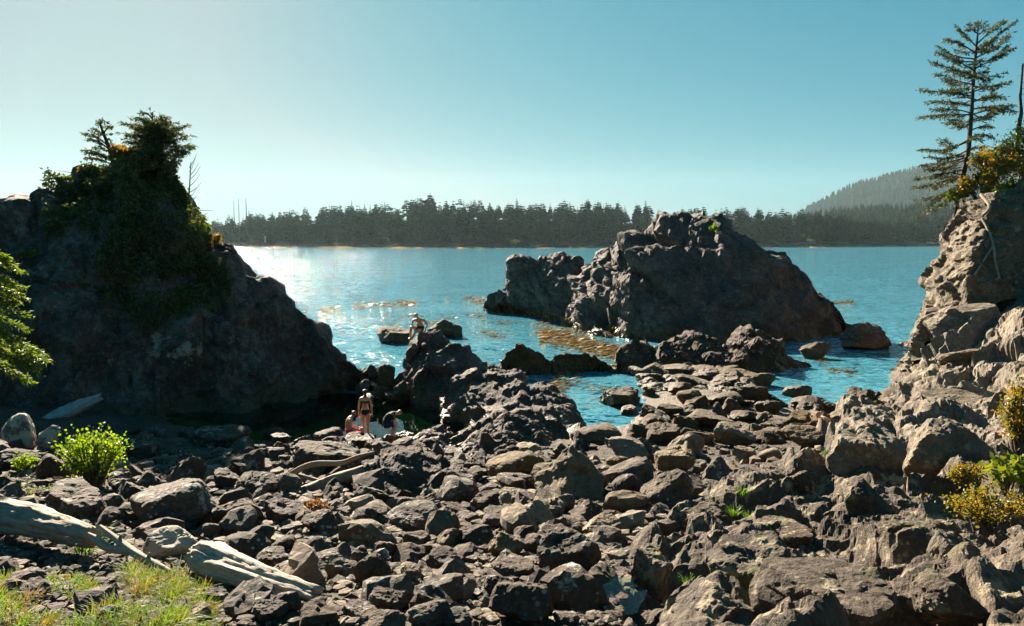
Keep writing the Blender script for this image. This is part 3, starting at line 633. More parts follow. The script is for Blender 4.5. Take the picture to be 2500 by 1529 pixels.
# ================================================================ BOULDERS
_ICO = {}
def ico(sub):
    if sub not in _ICO:
        bm = bmesh.new(); bmesh.ops.create_icosphere(bm, subdivisions=sub, radius=1.0)
        V = np.array([v.co[:] for v in bm.verts]); V /= np.linalg.norm(V, axis=1)[:, None]
        F = np.array([[v.index for v in f.verts] for f in bm.faces]); bm.free(); _ICO[sub] = (V, F)
    return _ICO[sub]
def rock_shape(seed, sub=4, kind='angular', rough=1.0):
    D, F = ico(sub); rg = np.random.default_rng(seed)
    if kind == 'pyramid':
        n = np.array([(math.cos(a) * .74, math.sin(a) * .74, .67) for a in (3.6, 5.0, .25, 2.2)] + [(0, 0, -1), (.9, -.3, -.3), (-.9, .2, -.3), (0, 1, -.3)]); h = np.array([.62, .66, .60, .6, .55, 1, 1, 1]); k = 26
    elif kind == 'slab':
        n = rg.normal(size=(13, 3)); n[0] = (.15, -.1, 1); n[1] = (0, .1, -1); h = rg.uniform(.7, 1.0, 13); h[0] = .45; h[1] = .5; k = 50
    elif kind == 'round':
        n = rg.normal(size=(10, 3)); h = rg.uniform(.66, 1.0, 10); k = 8
    else:
        m = rg.integers(9, 14); n = rg.normal(size=(m, 3)); h = rg.uniform(.55, 1.0, m); k = 60
    n = n / np.linalg.norm(n, axis=1)[:, None]
    c = np.maximum(D @ n.T, 0) / h
    r = 1.0 / ((c ** k).sum(1) + (1 / 1.35) ** k) ** (1.0 / k)
    P = D * r[:, None]
    if sub >= 3:
        so = seed * 3.7
        f = (.20 if kind != 'round' else .12) * facets(P + so, .62, seed, .7, .3, .10, None, 24) + (.24 if kind != 'round' else .20) * facets(P + so, .24, seed + 5, .7, .35, .14, None, 24) + (.2 * facets(P + so, .1, seed + 7, .7, .3, .14, None, 24) if sub >= 4 else 0) + .04 * fbm(P + so, 3.0, 4, seed)
        P = P + D * (f * rough)[:, None]
    lo, hi = P.min(0), P.max(0); P = (P - (lo + hi) / 2) / ((hi - lo) / 2)
    return P, F
_RM = {}
def rock_proto(i, kind, matname, sub):
    key = (i, kind, matname, sub)
    if key not in _RM:
        P, F = rock_shape(100 + i * 13 + len(kind), sub, kind); _RM[key] = mesh_np('boulder', P, F, MAT[matname], False)
    return _RM[key]
PLACED = []   # (x, y, radius)
LM = [('the pyramid-shaped boulder', 1405, 1150), ('the rounded tan boulder', 1260, 1140), ('the flared driftwood stump', 620, 1400), ('the long driftwood log', 120, 1270), ('the two driftwood poles', 770, 1180),
      ('the layered dark slab', 1030, 1180), ('the white-patched boulder', 403, 1335), ('the bright green bush', 225, 1120), ('the tide pool', 760, 1060), ('the domed boulder by the bush', 378, 1240),
      ('the big bottom boulder', 1277, 1480), ('the slanted slab', 1390, 1365), ('the long low sea rock', 1740, 930), ('the seated swimmer group', 890, 1070), ('the weedy shore rocks', 1700, 1000), ('the foreground grass', 300, 1490), ('the craggy right outcrop', 1950, 1300), ('the small rain puddle', 1490, 1470), ('the reclining bather', 2010, 1025), ('the right cliff', 2300, 900)]
def where_label(px, py, avoid=None):
    L_ = sorted(LM, key=lambda l: (l[1] - px) ** 2 + 3 * (l[2] - py) ** 2); n, x, y = L_[0]
    dx, dy = px - x, py - y
    if abs(dx) > abs(dy) * 1.6: rel = 'right of' if dx > 0 else 'left of'
    elif dy > 0: rel = 'before'
    else: rel = 'behind'
    return rel + ' ' + n
COLW = {'beach_rock': 'grey-brown', 'tan_rock': 'tan', 'dark_rock': 'dark', 'stack_rock': 'dark', 'lichen_rock': 'lichen-spotted', 'tide_rock': 'weedy brown', 'pale_rock': 'pale grey', 'outcrop_rock': 'brown'}
SHW = {'angular': 'angular', 'round': 'rounded', 'slab': 'flat', 'pyramid': 'pointed'}
def boulder(x0, y0, x1, y1, kind='angular', mat='beach_rock', seed=0, label=None, deep=.9, rz=None, tilt=(0, 0), sub=None, Y=None, sink=.18, name='boulder', water=False, z0=None, group='boulders on the shore', tall=1.0):
    cx = (x0 + x1) / 2
    if water: P = G(cx, y1, 0.0)
    elif Y is not None: P = W(cx, y1, Y)
    else: P = on_ground(cx, y1)
    Yd = P[1]; w = (x1 - x0) / F_PX * Yd; vh = (y1 - y0) / F_PX * Yd
    dep = w * deep; s_ = (CAM_Z - P[2]) / max(Yd, 1)
    h = max(.3 * w, vh * .98 - dep * s_ * .35) * tall
    hz_ = h * (1 + sink)
    rgl = random.Random(seed * 7 + int(x0))
    big = (x1 - x0) > 95
    o = obj(name, rock_proto(seed % 9 if not big else seed, kind, mat, sub or (5 if big else 4)))
    o.scale = (w / 2, dep / 2, hz_ / 2)
    o.rotation_euler = (tilt[0], tilt[1], rgl.uniform(-.3, .3) if rz is None else rz)
    zc = P[2] - h * sink + hz_ / 2
    o.location = (P[0], P[1] + dep * .42, zc)
    if not water and Y is None:
        gz = float(ground_z(np.array(P[0]), np.array(P[1] + dep * .42))); o.location.z = max(zc, gz - h * .35 + hz_ / 2 * .6)
    PLACED.append((P[0], P[1] + dep * .42, max(w, dep) * .46))
    sz = 'large' if w > 1.3 else ('mid-sized' if w > .55 else 'small')
    tag(o, label or f'{sz} {SHW[kind]} {COLW[mat]} boulder {where_label(cx, y1)}', 'boulder', group)
    return o
B = boulder
B(1302,1078,1500,1226,'pyramid','tan_rock',1,'big pyramid-shaped tan boulder on the beach, tallest of the loose rocks',1.0,rz=.15)
B(1181,1097,1335,1176,'round','tan_rock',2,'smooth rounded tan boulder left of the pyramid-shaped boulder')
B(265,1172,492,1303,'round','beach_rock',3,'large domed dark brown boulder beside the bright green bush')
B(334,1283,468,1372,'angular','lichen_rock',4,'squat boulder with white lichen patches above the driftwood stump')
B(55,1181,242,1277,'slab','beach_rock',5,'long low boulder lying right behind the big driftwood log')
B(78,1104,157,1183,'round','dark_rock',6,'dark rounded boulder between the two green bushes')
B(-20,1098,78,1158,'slab','beach_rock',7,'flat-topped boulder cut by the left edge of the picture')
B(-15,1003,78,1092,'round','lichen_rock',8,'pale speckled boulder at the left edge below the spruce branch')
B(74,1035,142,1102,'angular','lichen_rock',9,'speckled boulder under the grey driftwood trunk at the left')
B(405,1108,490,1192,'angular','beach_rock',10,'sharp-crested dark boulder right of the bright green bush')
B(450,1048,594,1097,'slab','beach_rock',11,'wide flat boulder half in the shadow of the left stack')
B(515,1143,586,1196,'slab','beach_rock',12); B(557,1152,668,1222,'angular','beach_rock',13,'block-shaped boulder at the left foot of the driftwood poles')
B(498,1207,632,1290,'angular','beach_rock',14,'ridge-backed brown boulder above the driftwood stump'); B(628,1220,734,1284,'slab','dark_rock',15,'dark square boulder below the lower end of the driftwood poles')
B(722,1245,828,1315,'angular','beach_rock',16,'angular boulder topped with a dry brown weed tuft')
B(486,1272,541,1318,'angular','beach_rock',17); B(585,1280,668,1342,'angular','beach_rock',18); B(655,1303,726,1356,'round','beach_rock',19); B(612,1340,702,1390,'slab','beach_rock',20)
B(712,1314,800,1362,'angular','beach_rock',21); B(745,1345,866,1396,'angular','beach_rock',22); B(855,1330,908,1402,'round','beach_rock',23)
B(586,1458,692,1525,'slab','beach_rock',24); B(660,1440,730,1510,'round','beach_rock',25); B(488,1438,550,1478,'slab','beach_rock',26); B(660,1372,732,1404,'angular','beach_rock',27)
B(695,1078,870,1156,'slab','beach_rock',28,'long sloping slab behind the curved driftwood branch',tilt=(0,.12)); B(655,1056,710,1088,'angular','dark_rock',29); B(752,1044,836,1090,'round','dark_rock',30,'rounded black boulder the bearded man sits on',sink=.35)
B(925,1057,963,1088,'round','dark_rock',31,'small black boulder under the crouching person',sink=.3); B(960,1074,982,1090,'angular','dark_rock',32); B(828,1060,915,1096,'slab','dark_rock',33,'flat dark rock under the bearded man and the standing woman')
B(1349,1080,1396,1120,'angular','beach_rock',34); B(1489,1066,1602,1126,'angular','tan_rock',35); B(1481,1111,1541,1150,'round','tan_rock',36); B(1537,1136,1574,1163,'angular','tan_rock',37); B(1495,1150,1568,1214,'round','beach_rock',38)
B(931,1222,1079,1307,'round','beach_rock',39,'rough rounded boulder just below the layered dark slab'); B(854,1234,920,1284,'round','dark_rock',40); B(1144,1202,1222,1258,'angular','beach_rock',41); B(1216,1194,1297,1244,'slab','tan_rock',42)
B(1254,1216,1360,1292,'angular','tan_rock',43,'pale squared block in front of the rounded tan boulder'); B(1335,1199,1406,1262,'angular','beach_rock',44); B(1174,1248,1290,1294,'slab','dark_rock',45); B(1061,1284,1134,1344,'angular','pale_rock',46,'pale greenish pointed stone standing among brown rocks')
B(1109,1280,1206,1342,'angular','beach_rock',47); B(1188,1296,1286,1368,'angular','tan_rock',48); B(1272,1296,1346,1358,'round','beach_rock',49); B(1310,1305,1470,1422,'slab','beach_rock',50,'big slanted slab leaning up to the right in the beach middle',tilt=(.1,-.5),tall=1.3)
B(1419,1256,1522,1314,'angular','tan_rock',51); B(1367,1264,1434,1312,'slab','beach_rock',52); B(907,1314,974,1374,'angular','dark_rock',53); B(977,1299,1048,1340,'slab','beach_rock',54); B(991,1327,1053,1368,'angular','beach_rock',55)
B(858,1344,956,1442,'angular','beach_rock',56,'steep brown boulder speckled with lichen in the near left beach'); B(798,1324,866,1388,'angular','beach_rock',57); B(1037,1334,1132,1396,'angular','dark_rock',58); B(1184,1366,1311,1421,'slab','beach_rock',59); B(970,1377,1027,1416,'slab','tan_rock',60)
B(1014,1412,1097,1466,'angular','beach_rock',61); B(893,1433,995,1505,'slab','beach_rock',62); B(1112,1409,1167,1470,'angular','tan_rock',63); B(1158,1398,1258,1459,'angular','beach_rock',64); B(1193,1408,1362,1540,'angular','beach_rock',65,'largest boulder at the bottom edge, flat-topped and brown')
B(988,1462,1100,1540,'round','beach_rock',66,'rounded boulder at the bottom edge left of the largest one'); B(1079,1482,1160,1540,'angular','beach_rock',67); B(819,1474,921,1525,'slab','beach_rock',68); B(882,1500,992,1545,'angular','beach_rock',69); B(1159,1452,1213,1498,'angular','pale_rock',70)
B(1746,1025,1851,1092,'angular','tan_rock',71,'block-shaped tan boulder among the weedy shore rocks'); B(1569,1145,1705,1242,'angular','beach_rock',72,'large grey-brown boulder right of the pyramid-shaped boulder'); B(1636,1052,1729,1125,'angular','tan_rock',73); B(1605,1092,1705,1172,'angular','tan_rock',74)
B(1721,1114,1804,1186,'angular','beach_rock',75); B(1790,1088,1855,1128,'slab','tan_rock',76); B(1790,1145,1855,1178,'slab','tan_rock',77); B(1717,1174,1774,1205,'slab','beach_rock',78); B(1567,1207,1624,1243,'angular','tan_rock',79); B(1928,1038,2038,1096,'round','tide_rock',80)
B(2034,998,2100,1042,'angular','tan_rock',81); B(1856,1090,1915,1130,'round','tan_rock',82); B(1860,1040,1925,1075,'round','tide_rock',83)
# blocks proud of the right-hand outcrop
for i, (a, b, c, d, k, l, t) in enumerate([(1756,1316,1992,1472,'slab','large tilted slab with a dark near face in the right outcrop',(.1,-.35)),(2074,1164,2210,1312,'angular','tall brown block with a pale scar in the right outcrop',(0,.1)),(1896,1144,2006,1230,'angular','dark block at the crest of the right outcrop',(0,-.2)),(1875,1430,2262,1560,'slab','broad flat slab along the bottom edge at the right',(0,-.08)),(1650,1420,1876,1550,'angular','rough rounded block at the bottom edge by the rain puddle',(0,0)),(1826,1274,2006,1352,'slab','long low ledge in the middle of the right outcrop',(0,-.2)),(2135,1266,2286,1368,'angular','brown block left of the low orange shrub',(0,.1)),(2257,1392,2440,1520,'angular','lichen-patched block in the bottom right corner',(0,0)),(1540,1330,1660,1440,'angular','dark tilted block at the left foot of the right outcrop',(.2,-.4)),(1690,1225,1800,1310,'slab','small tilted slab on the left crest of the right outcrop',(.1,-.5)),(2290,1300,2420,1400,'slab','half-buried slab under the low orange shrub',(0,.2))]):
    B(a,b,c,d,k,'outcrop_rock',200+i,l,.9,tilt=t,sink=.45,sub=5,group='blocks of the right outcrop')
B(2040,1015,2250,1165,'slab','pale_rock',220,'pale grooved slab of bedrock below the right cliff',1.2,tilt=(.15,-.3),sink=.5,sub=5); B(2236,1003,2455,1186,'angular','pale_rock',221,'pale wedge-shaped block with yellow lichen left of the right-hand shrubs',1.1,sink=.35,sub=5)
B(2260,965,2440,1020,'angular','pale_rock',222,'low knobbly pale rock on top of the wedge-shaped block',.9,Y=25,sub=5); B(2288,735,2476,842,'angular','pale_rock',223,'huge smooth boulder lodged in the right cliff',.8,Y=35.5,sub=5); B(2440,715,2580,810,'round','pale_rock',224,'smooth boulder at the right edge behind the huge lodged one',.8,Y=37,sub=5)
B(2330,840,2520,935,'angular','pale_rock',225,'fractured pale block below the huge lodged boulder',.9,Y=32.5,sub=5)
# weedy shore rocks, half awash
for i, (a, b, c, d) in enumerate([(1471,945,1575,1006),(1635,930,1697,963),(1745,902,1843,955),(1788,934,1886,989),(1656,949,1733,993),(1920,936,1990,983),(1939,966,2030,1006),(1731,953,1826,993),(1605,985,1673,1019),(1669,1002,1792,1049),(1788,1000,1860,1032),(1927,1006,2001,1049),(1560,1010,1640,1050),(1396,1032,1528,1087),(1850,975,1915,1010),(2100,950,2150,985),(2040,975,2100,1005),(1880,1020,1930,1050)]):
    B(a,b,c,d,('angular','round')[i % 3 == 1],'tide_rock',300+i,None,.95,sink=.25,group='weedy rocks at the water edge')
B(912,798,1002,840,'slab','tide_rock',330,'small dark rock awash in the sea left of the seated man',.9,water=True,sub=5,group='rocks standing in the sea'); B(1040,778,1128,826,'angular','tide_rock',331,'small dark rock awash in the sea behind the seated man',.9,water=True,sub=5,group='rocks standing in the sea')
B(2056,786,2206,855,'angular','dark_rock',332,'dark humped rock in the channel between domed island and right cliff',.6,water=True,sub=5,group='rocks standing in the sea'); B(1960,834,2044,878,'angular','tide_rock',333,'small pointed rock in the channel right of the long low rock',.8,water=True,sub=5,group='rocks standing in the sea')
for i, (a, b, c, d, l) in enumerate([(880,888,930,930,None),(915,885,968,942,'pointed weedy rock closing the gap at the back of the tide pool'),(865,925,905,965,None),(900,940,950,975,None),(935,955,985,990,None),(955,930,1000,970,None),(880,960,915,985,None)]):
    B(a,b,c,d,'angular','tide_rock' if i % 2 else 'dark_rock',340+i,l or f'jagged rock of the barrier behind the tide pool, {["highest on the left","","far left","middle","low right","right against the man-topped rock","lowest at the left"][i]}',.9,Y=36.6-.4*i,sub=4,group='rocks of the tide pool barrier')
for i, (a, b, c, d, Y) in enumerate([(108,452,175,545,37.0),(0,505,70,560,35.8),(45,500,115,545,36.0)]):
    B(a,b,c,d,'angular','stack_rock',370+i,['leaning block at the left shoulder of the overgrown stack','jagged rock on the stack skyline at the left edge','low rock on the stack skyline below the leaning block'][i],.9,Y=Y,sub=5,group='blocks on the stack skyline')

for i in range(26):      # weedy rubble bridging the water to the long low rock
    rr_ = random.Random(50 + i); w_ = rr_.uniform(45, 100); x_ = 1545 + (i * 61 % 300) + rr_.uniform(-15, 15); y_ = 922 + (i * 17 % 48)
    B(x_, y_ - w_ * .42, x_ + w_, y_, 'angular', 'tide_rock', 380 + i, None, .95, water=True, group='weedy rocks at the water edge')
# room kept for driftwood and people
for a, b, r in [(470,1375,.45),(490,1400,.5),(550,1415,.5),(560,1450,.45),(620,1440,.45),(640,1470,.4),(700,1465,.4),(770,1490,.3),(60,1360,.5),(160,1375,.5),(260,1385,.4),(330,1410,.3),(400,1430,.25),(20,1320,.4),(120,1335,.4),(220,1350,.3),(340,1385,.2),(420,1410,.2),(700,1215,.35),(760,1200,.35),(820,1195,.35),(880,1190,.3),(895,1080,.35),(870,1082,.3),(958,1082,.3),(2000,1045,.5),(2030,1042,.5)]:
    q_ = on_ground(a, b); PLACED.append((q_[0], q_[1], r))
# scattered stones: the larger ones singly, the small ones as gravel
rng = random.Random(11)
def free(x, y, r):
    return all((x - a) ** 2 + (y - b) ** 2 > (r * .72 + c * .78) ** 2 for a, b, c in PLACED)
def beach_px():
    py = 1090 + 440 * rng.random() ** .9; xb = np.interp(py, [1010, 1120, 1190, 1330, 1529], [2060, 1960, 1760, 1500, 1470]); return rng.uniform(-30, xb), py
nst = 0; tries = 0
while nst < 190 and tries < 5000:
    tries += 1; px_, py_ = beach_px(); P = on_ground(px_, py_); r = rng.choice((.46, .38, .32, .28, .24, .2)) * rng.uniform(.8, 1.2)
    if px_ < 500 and py_ > 1375 and (r > .27 or rng.random() < .5): continue
    if not free(P[0], P[1], r): continue
    kd = rng.choice(('angular', 'angular', 'angular', 'slab')); mt = rng.choice(('beach_rock',) * 6 + ('tan_rock', 'dark_rock', 'pale_rock'))
    o = obj('stone', rock_proto(rng.randrange(8), kd, mt, 3)); s = (r * rng.uniform(.9, 1.2), r * rng.uniform(.75, 1.05), r * rng.uniform(.55, .85))
    o.scale = s; o.rotation_euler = (rng.uniform(-.5, .5), rng.uniform(-.5, .5), rng.uniform(0, 6.28)); o.location = (P[0], P[1], P[2] + s[2] * .42); PLACED.append((P[0], P[1], r)); nst += 1
    tag(o, f'{SHW[kd]} {COLW[mt]} beach stone {where_label(px_, py_)}', 'stone', 'loose stones on the beach')
nst = 0
while nst < 75 and tries < 8000:
    tries += 1
    if nst < 45: px_, py_ = rng.uniform(1440, 2150), rng.uniform(935, 1095)
    else: px_, py_ = rng.uniform(300, 1050), rng.uniform(1062, 1120)
    P = on_ground(px_, py_); r = rng.uniform(.3, .62) * (1 if nst < 45 else .75)
    if P[2] < -.35 or not free(P[0], P[1], r * .8): continue
    mt = 'tide_rock' if nst < 45 else rng.choice(('dark_rock', 'beach_rock')); kd = rng.choice(('angular', 'angular', 'slab'))
    o = obj('stone', rock_proto(rng.randrange(8), kd, mt, 4)); s = (r, r * rng.uniform(.75, 1.05), r * rng.uniform(.6, .95))
    o.scale = s; o.rotation_euler = (rng.uniform(-.3, .3), rng.uniform(-.3, .3), rng.uniform(0, 6.28)); o.location = (P[0], P[1], P[2] + s[2] * .3); PLACED.append((P[0], P[1], r)); nst += 1
    tag(o, f'{SHW[kd]} {COLW[mt]} shore stone {where_label(px_, py_)}', 'stone', 'stones along the water and the tide pool')
# small stones and gravel
small = [rock_shape(900 + i, 1, ('angular', 'round', 'slab')[i % 3])[0] for i in range(12)]; F1 = ico(1)[1]
S = Soup(); rg = np.random.default_rng(5); nsm = 9500
pys = 1085 + 445 * rg.random(nsm) ** .75; xbs = np.interp(pys, [1010, 1120, 1190, 1330, 1529], [2060, 1980, 1790, 1530, 1500]); pxs = rg.uniform(-20, 1, nsm) * 0 + rg.random(nsm) * (xbs + 60) - 40
k = 0; Vs, Fs, Ms = [], [], []
YG = np.geomspace(3, 34, 700)
for px_, py_ in zip(pxs, pys):
    d = ray(px_, py_); PP = np.array((0, 0, CAM_Z)) + d[None] * (YG / d[1])[:, None] if False else None
    Vs.append((px_, py_))
D = np.stack([ray(a, b) for a, b in Vs]); D = D / D[:, 1:2]
# march all rays down to the ground together
lo = np.full(len(D), 3.0); hi = np.full(len(D), 40.0)
for _ in range(22):
    mid = (lo + hi) / 2; z = CAM_Z + D[:, 2] * mid; g = ground_z(D[:, 0] * mid, mid); up = z > g; lo = np.where(up, mid, lo); hi = np.where(up, hi, mid)
BP = np.stack((D[:, 0] * lo, lo, CAM_Z + D[:, 2] * lo), 1)
sz = .028 + .11 * rg.random(len(BP)) ** 2.6
sz = sz * np.clip(BP[:, 1] / 11, .7, 1.6)
A = rg.random((len(BP), 3)) * 6.28
for i in range(len(BP)):
    ca, sa = math.cos(A[i, 0]), math.sin(A[i, 0]); v = small[i % 12] * (sz[i] * np.array((1.0, .8, .62)))
    v = np.stack((v[:, 0] * ca - v[:, 1] * sa, v[:, 0] * sa + v[:, 1] * ca, v[:, 2]), 1); S.add(v + BP[i] + (0, 0, sz[i] * .25), F1, int(A[i, 1] * 3) % 5)
o = S.build('gravel_stones', [MAT['beach_rock'], MAT['beach_rock'], MAT['tan_rock'], MAT['dark_rock'], MAT['pale_rock']]); tag(o, 'small stones and gravel strewn between the beach boulders', 'gravel', None, 'stuff')

# ================================================================ PLANTS
def unit(v): return v / (np.linalg.norm(v, axis=-1, keepdims=True) + 1e-9)
def blades(S, P, D, length, width, rg, fold=.25, droop=0.0, mi=0):
    """one folded diamond leaf per point"""
    n = len(P)
    if n == 0: return
    D = unit(D); length = np.broadcast_to(length, (n,))[:, None]; width = np.broadcast_to(width, (n,))[:, None]
    side = unit(np.cross(D, rg.normal(size=(n, 3)))); nor = np.cross(side, D)
    tip = P + D * length - np.array((0, 0, 1)) * droop * length; mid = P + D * length * .45
    V = np.stack((P, mid + side * width + nor * width * fold, tip, mid - side * width + nor * width * fold), 1).reshape(-1, 3)
    i = np.arange(n)[:, None] * 4; S.add(V, np.concatenate((i + np.array([[0, 1, 2]]), i + np.array([[0, 2, 3]]))), mi)
def conifer_branch(Sw, Sl, path, r0, rg, twig=.45, step=.12, needle=.15, nper=13, droop=.25, bare=.18, wid=.022):
    path = np.asarray(path); V, F = tube(path, np.linspace(r0, r0 * .25, len(path)), 5); Sw.add(V, F)
    seg = np.linalg.norm(np.diff(path, axis=0), axis=1); Ltot = seg.sum(); m = max(3, int(Ltot / step)); cs = np.concatenate(([0], np.cumsum(seg))) / Ltot
    ph = rg.uniform(0, 6.28)
    for t in np.linspace(bare, 1.0, m):
        c = np.array([np.interp(t, cs, path[:, k]) for k in range(3)]); c2 = np.array([np.interp(min(1, t + .06), cs, path[:, k]) for k in range(3)]); c1 = np.array([np.interp(max(0, t - .06), cs, path[:, k]) for k in range(3)])
        tg = unit(c2 - c1); sd = unit(np.cross(tg, (0, 0, 1)))
        for s_ in (-1, 1):
            if rg.random() < .12 + .45 * (math.sin(t * 17 + ph) > .55): continue
            l = twig * (1.05 - .55 * t) * rg.uniform(.55, 1.25)
            d = unit(tg * rg.uniform(.35, .9) + sd * s_ * rg.uniform(.5, 1.0) + np.array((0, 0, rg.uniform(-.35, .18) - droop * .5)))
            e = c + d * l; k = max(4, int(nper * l / twig))
            q = rg.random(k)[:, None]; P = c + (e - c) * q + rg.normal(size=(k, 3)) * .012
            D = d + rg.normal(size=(k, 3)) * .55 + np.array((0, 0, -droop * .3)); blades(Sl, P, D, needle * rg.uniform(.6, 1.2, k), wid, rg)
def spray_at(px, py, Y): return W(px, py, Y)
leaf_mat('spruce_needles', [(.018, .030, .011), (.034, .050, .016), (.065, .075, .022)], .30, .6, .8, (1.4, 1.2, .5))
leaf_mat('stack_leaves', [(.024, .040, .012), (.045, .070, .018), (.085, .105, .026)], .35, .6, .7, (1.6, 1.4, .5))
leaf_mat('stack_needles', [(.022, .036, .013), (.040, .058, .020), (.070, .085, .028)], .35, .6, .7, (1.5, 1.3, .5))
leaf_mat('gold_leaves', [(.10, .10, .012), (.17, .13, .016), (.22, .11, .018)], .45, .55, 1.2, (1.5, 1.2, .4))
leaf_mat('bush_leaves', [(.055, .10, .008), (.10, .17, .012), (.17, .23, .020)], .52, .5, 2.5, (1.6, 1.5, .35))
leaf_mat('young_needles', [(.050, .090, .012), (.09, .14, .018), (.14, .18, .028)], .42, .55, 1.5, (1.5, 1.4, .5))
leaf_mat('shrub_leaves', [(.07, .09, .010), (.14, .14, .016), (.22, .12, .018)], .42, .5, 3.0, (1.5, 1.2, .4))
leaf_mat('salal_leaves', [(.060, .10, .010), (.11, .15, .015), (.16, .17, .020)], .40, .4, 3.0, (1.5, 1.35, .4))
leaf_mat('grass_blades', [(.07, .115, .010), (.13, .18, .016), (.22, .22, .030)], .45, .6, 2.0, (1.4, 1.3, .5))
leaf_mat('fresh_grass', [(.055, .13, .010), (.095, .19, .014), (.15, .24, .02)], .45, .6, 2.0, (1.4, 1.3, .4))
leaf_mat('dry_grass', [(.14, .10, .035), (.22, .15, .050), (.28, .20, .08)], .40, .8, 2.0, (1.3, 1.15, .6))
plain_mat('bark', [(.035, .026, .020), (.075, .058, .045)], .9, 6, .6)
plain_mat('twig_bark', [(.05, .038, .028), (.10, .078, .058)], .9, 8)
rgv = np.random.default_rng(21)

# --- tall wind-shaped spruce on the right headland
TY = 44.0
def RT(zx, zy): return (1900 + zx / 2.318, zy / 2.318)   # readings from an enlarged view of the photograph
tree = empty('spruce_tree', W(*RT(1020, 1120), TY), 'tall wind-shaped spruce leaning on the edge of the right headland', 'tree'); T0 = np.array(tree.location)
trk = np.array([W(*RT(*p), TY) for p in [(1005, 1200), (1030, 1060), (1052, 960), (1075, 850), (1092, 650), (1103, 480), (1118, 300), (1128, 200), (1135, 112)]])
trk[0][2] -= .6
tp = smooth_path(trk, 40); tr = np.interp(np.linspace(0, 1, 40), [0, .15, .5, .8, 1], [.22, .16, .11, .06, .015])
Sw = Soup(); V, F = tube(tp - T0, tr, 9); Sw.add(V, F); Sw.build('trunk', MAT['bark'], tree)
def tree_at(zy):
    ys = np.array([1200, 1060, 960, 850, 650, 480, 300, 200, 112]); t = np.interp(-zy, -ys, np.arange(9)); i = int(min(t, 7.999)); return trk[i] + (trk[i + 1] - trk[i]) * (t - i)
Sb, Sl = Soup(), Soup()
BR = [(1015,155,265),(940,220,300),(905,265,335),(905,295,350),(862,350,430),(985,320,400),(910,418,480),(985,465,520),(815,510,545),(990,505,560),(855,570,600),(885,620,640),(810,660,650),(970,680,700),(1000,600,640),(820,845,800),(825,935,890),(860,890,850),(930,790,790),(780,1060,980),(790,1010,960),(790,1130,1040),(795,1225,1070),(850,960,900),(840,1190,1060),(900,1130,1030),(870,1060,980),
      (1275,120,250),(1335,125,290),(1310,190,330),(1300,255,345),(1325,272,390),(1180,398,420),(1300,468,520),(1265,555,580),(1330,595,620),(1340,632,650),(1190,718,740),(1215,775,780),(1170,840,860),(1230,500,560),(1240,620,640),(1160,130,200),(1100,135,190),(1200,230,320)]
for i, (tx, ty, ay) in enumerate(BR):
    yo = rgv.uniform(-1.3, 1.3); tip = W(*RT(tx, ty), TY + yo); a = tree_at(ay); mid = (a + tip) / 2 + np.array((0, rgv.uniform(-.3, .3), rgv.uniform(-.35, .2)))
    conifer_branch(Sb, Sl, smooth_path([a, mid, tip], 9) - T0, .045, rgv, .58 if ay > 450 else .40, .09, .19, 17, .2, .30 if ay < 900 else .2)
for k in range(26):
    zy = rgv.uniform(180, 1000); a = tree_at(zy); l = .5 + 1.8 * (zy / 1000) ** .7; an = rgv.choice((-1, 1)) * (math.pi / 2 + rgv.uniform(-.5, .5)); tip = a + np.array((math.cos(an) * l, math.sin(an) * l, rgv.uniform(-.1, .4)))
    conifer_branch(Sb, Sl, smooth_path([a, (a + tip) / 2 - (0, 0, .1), tip], 7) - T0, .04, rgv, .48, .11, .18, 15, .2, .3)
Sb.build('branches', MAT['bark'], tree); Sl.build('crown', MAT['spruce_needles'], tree)
# --- bare snag at the right edge
sn = empty('dead_snag', W(2485, 330, 43), 'thin bare snag at the right edge above the cliff shrubs', 'dead tree'); s0 = np.array(sn.location)
Sw = Soup(); V, F = tube(smooth_path([(0, 0, -1.6), (.05, 0, .6), (.12, 0, 1.2), (.02, 0, 2.0), (.06, 0, 3.7)], 14), np.linspace(.13, .05, 14), 7); Sw.add(V, F); Sw.build('trunk', MAT['bark'], sn)
Sw = Soup()
for k in range(9):
    z = .8 + k * .32; a = rgv.uniform(0, 6.28); V, F = tube([(.05, 0, z), (.05 + .22 * math.cos(a), .22 * math.sin(a), z + .05)], [.018, .006], 4); Sw.add(V, F)
Sw.build('stub_branches', MAT['bark'], sn)

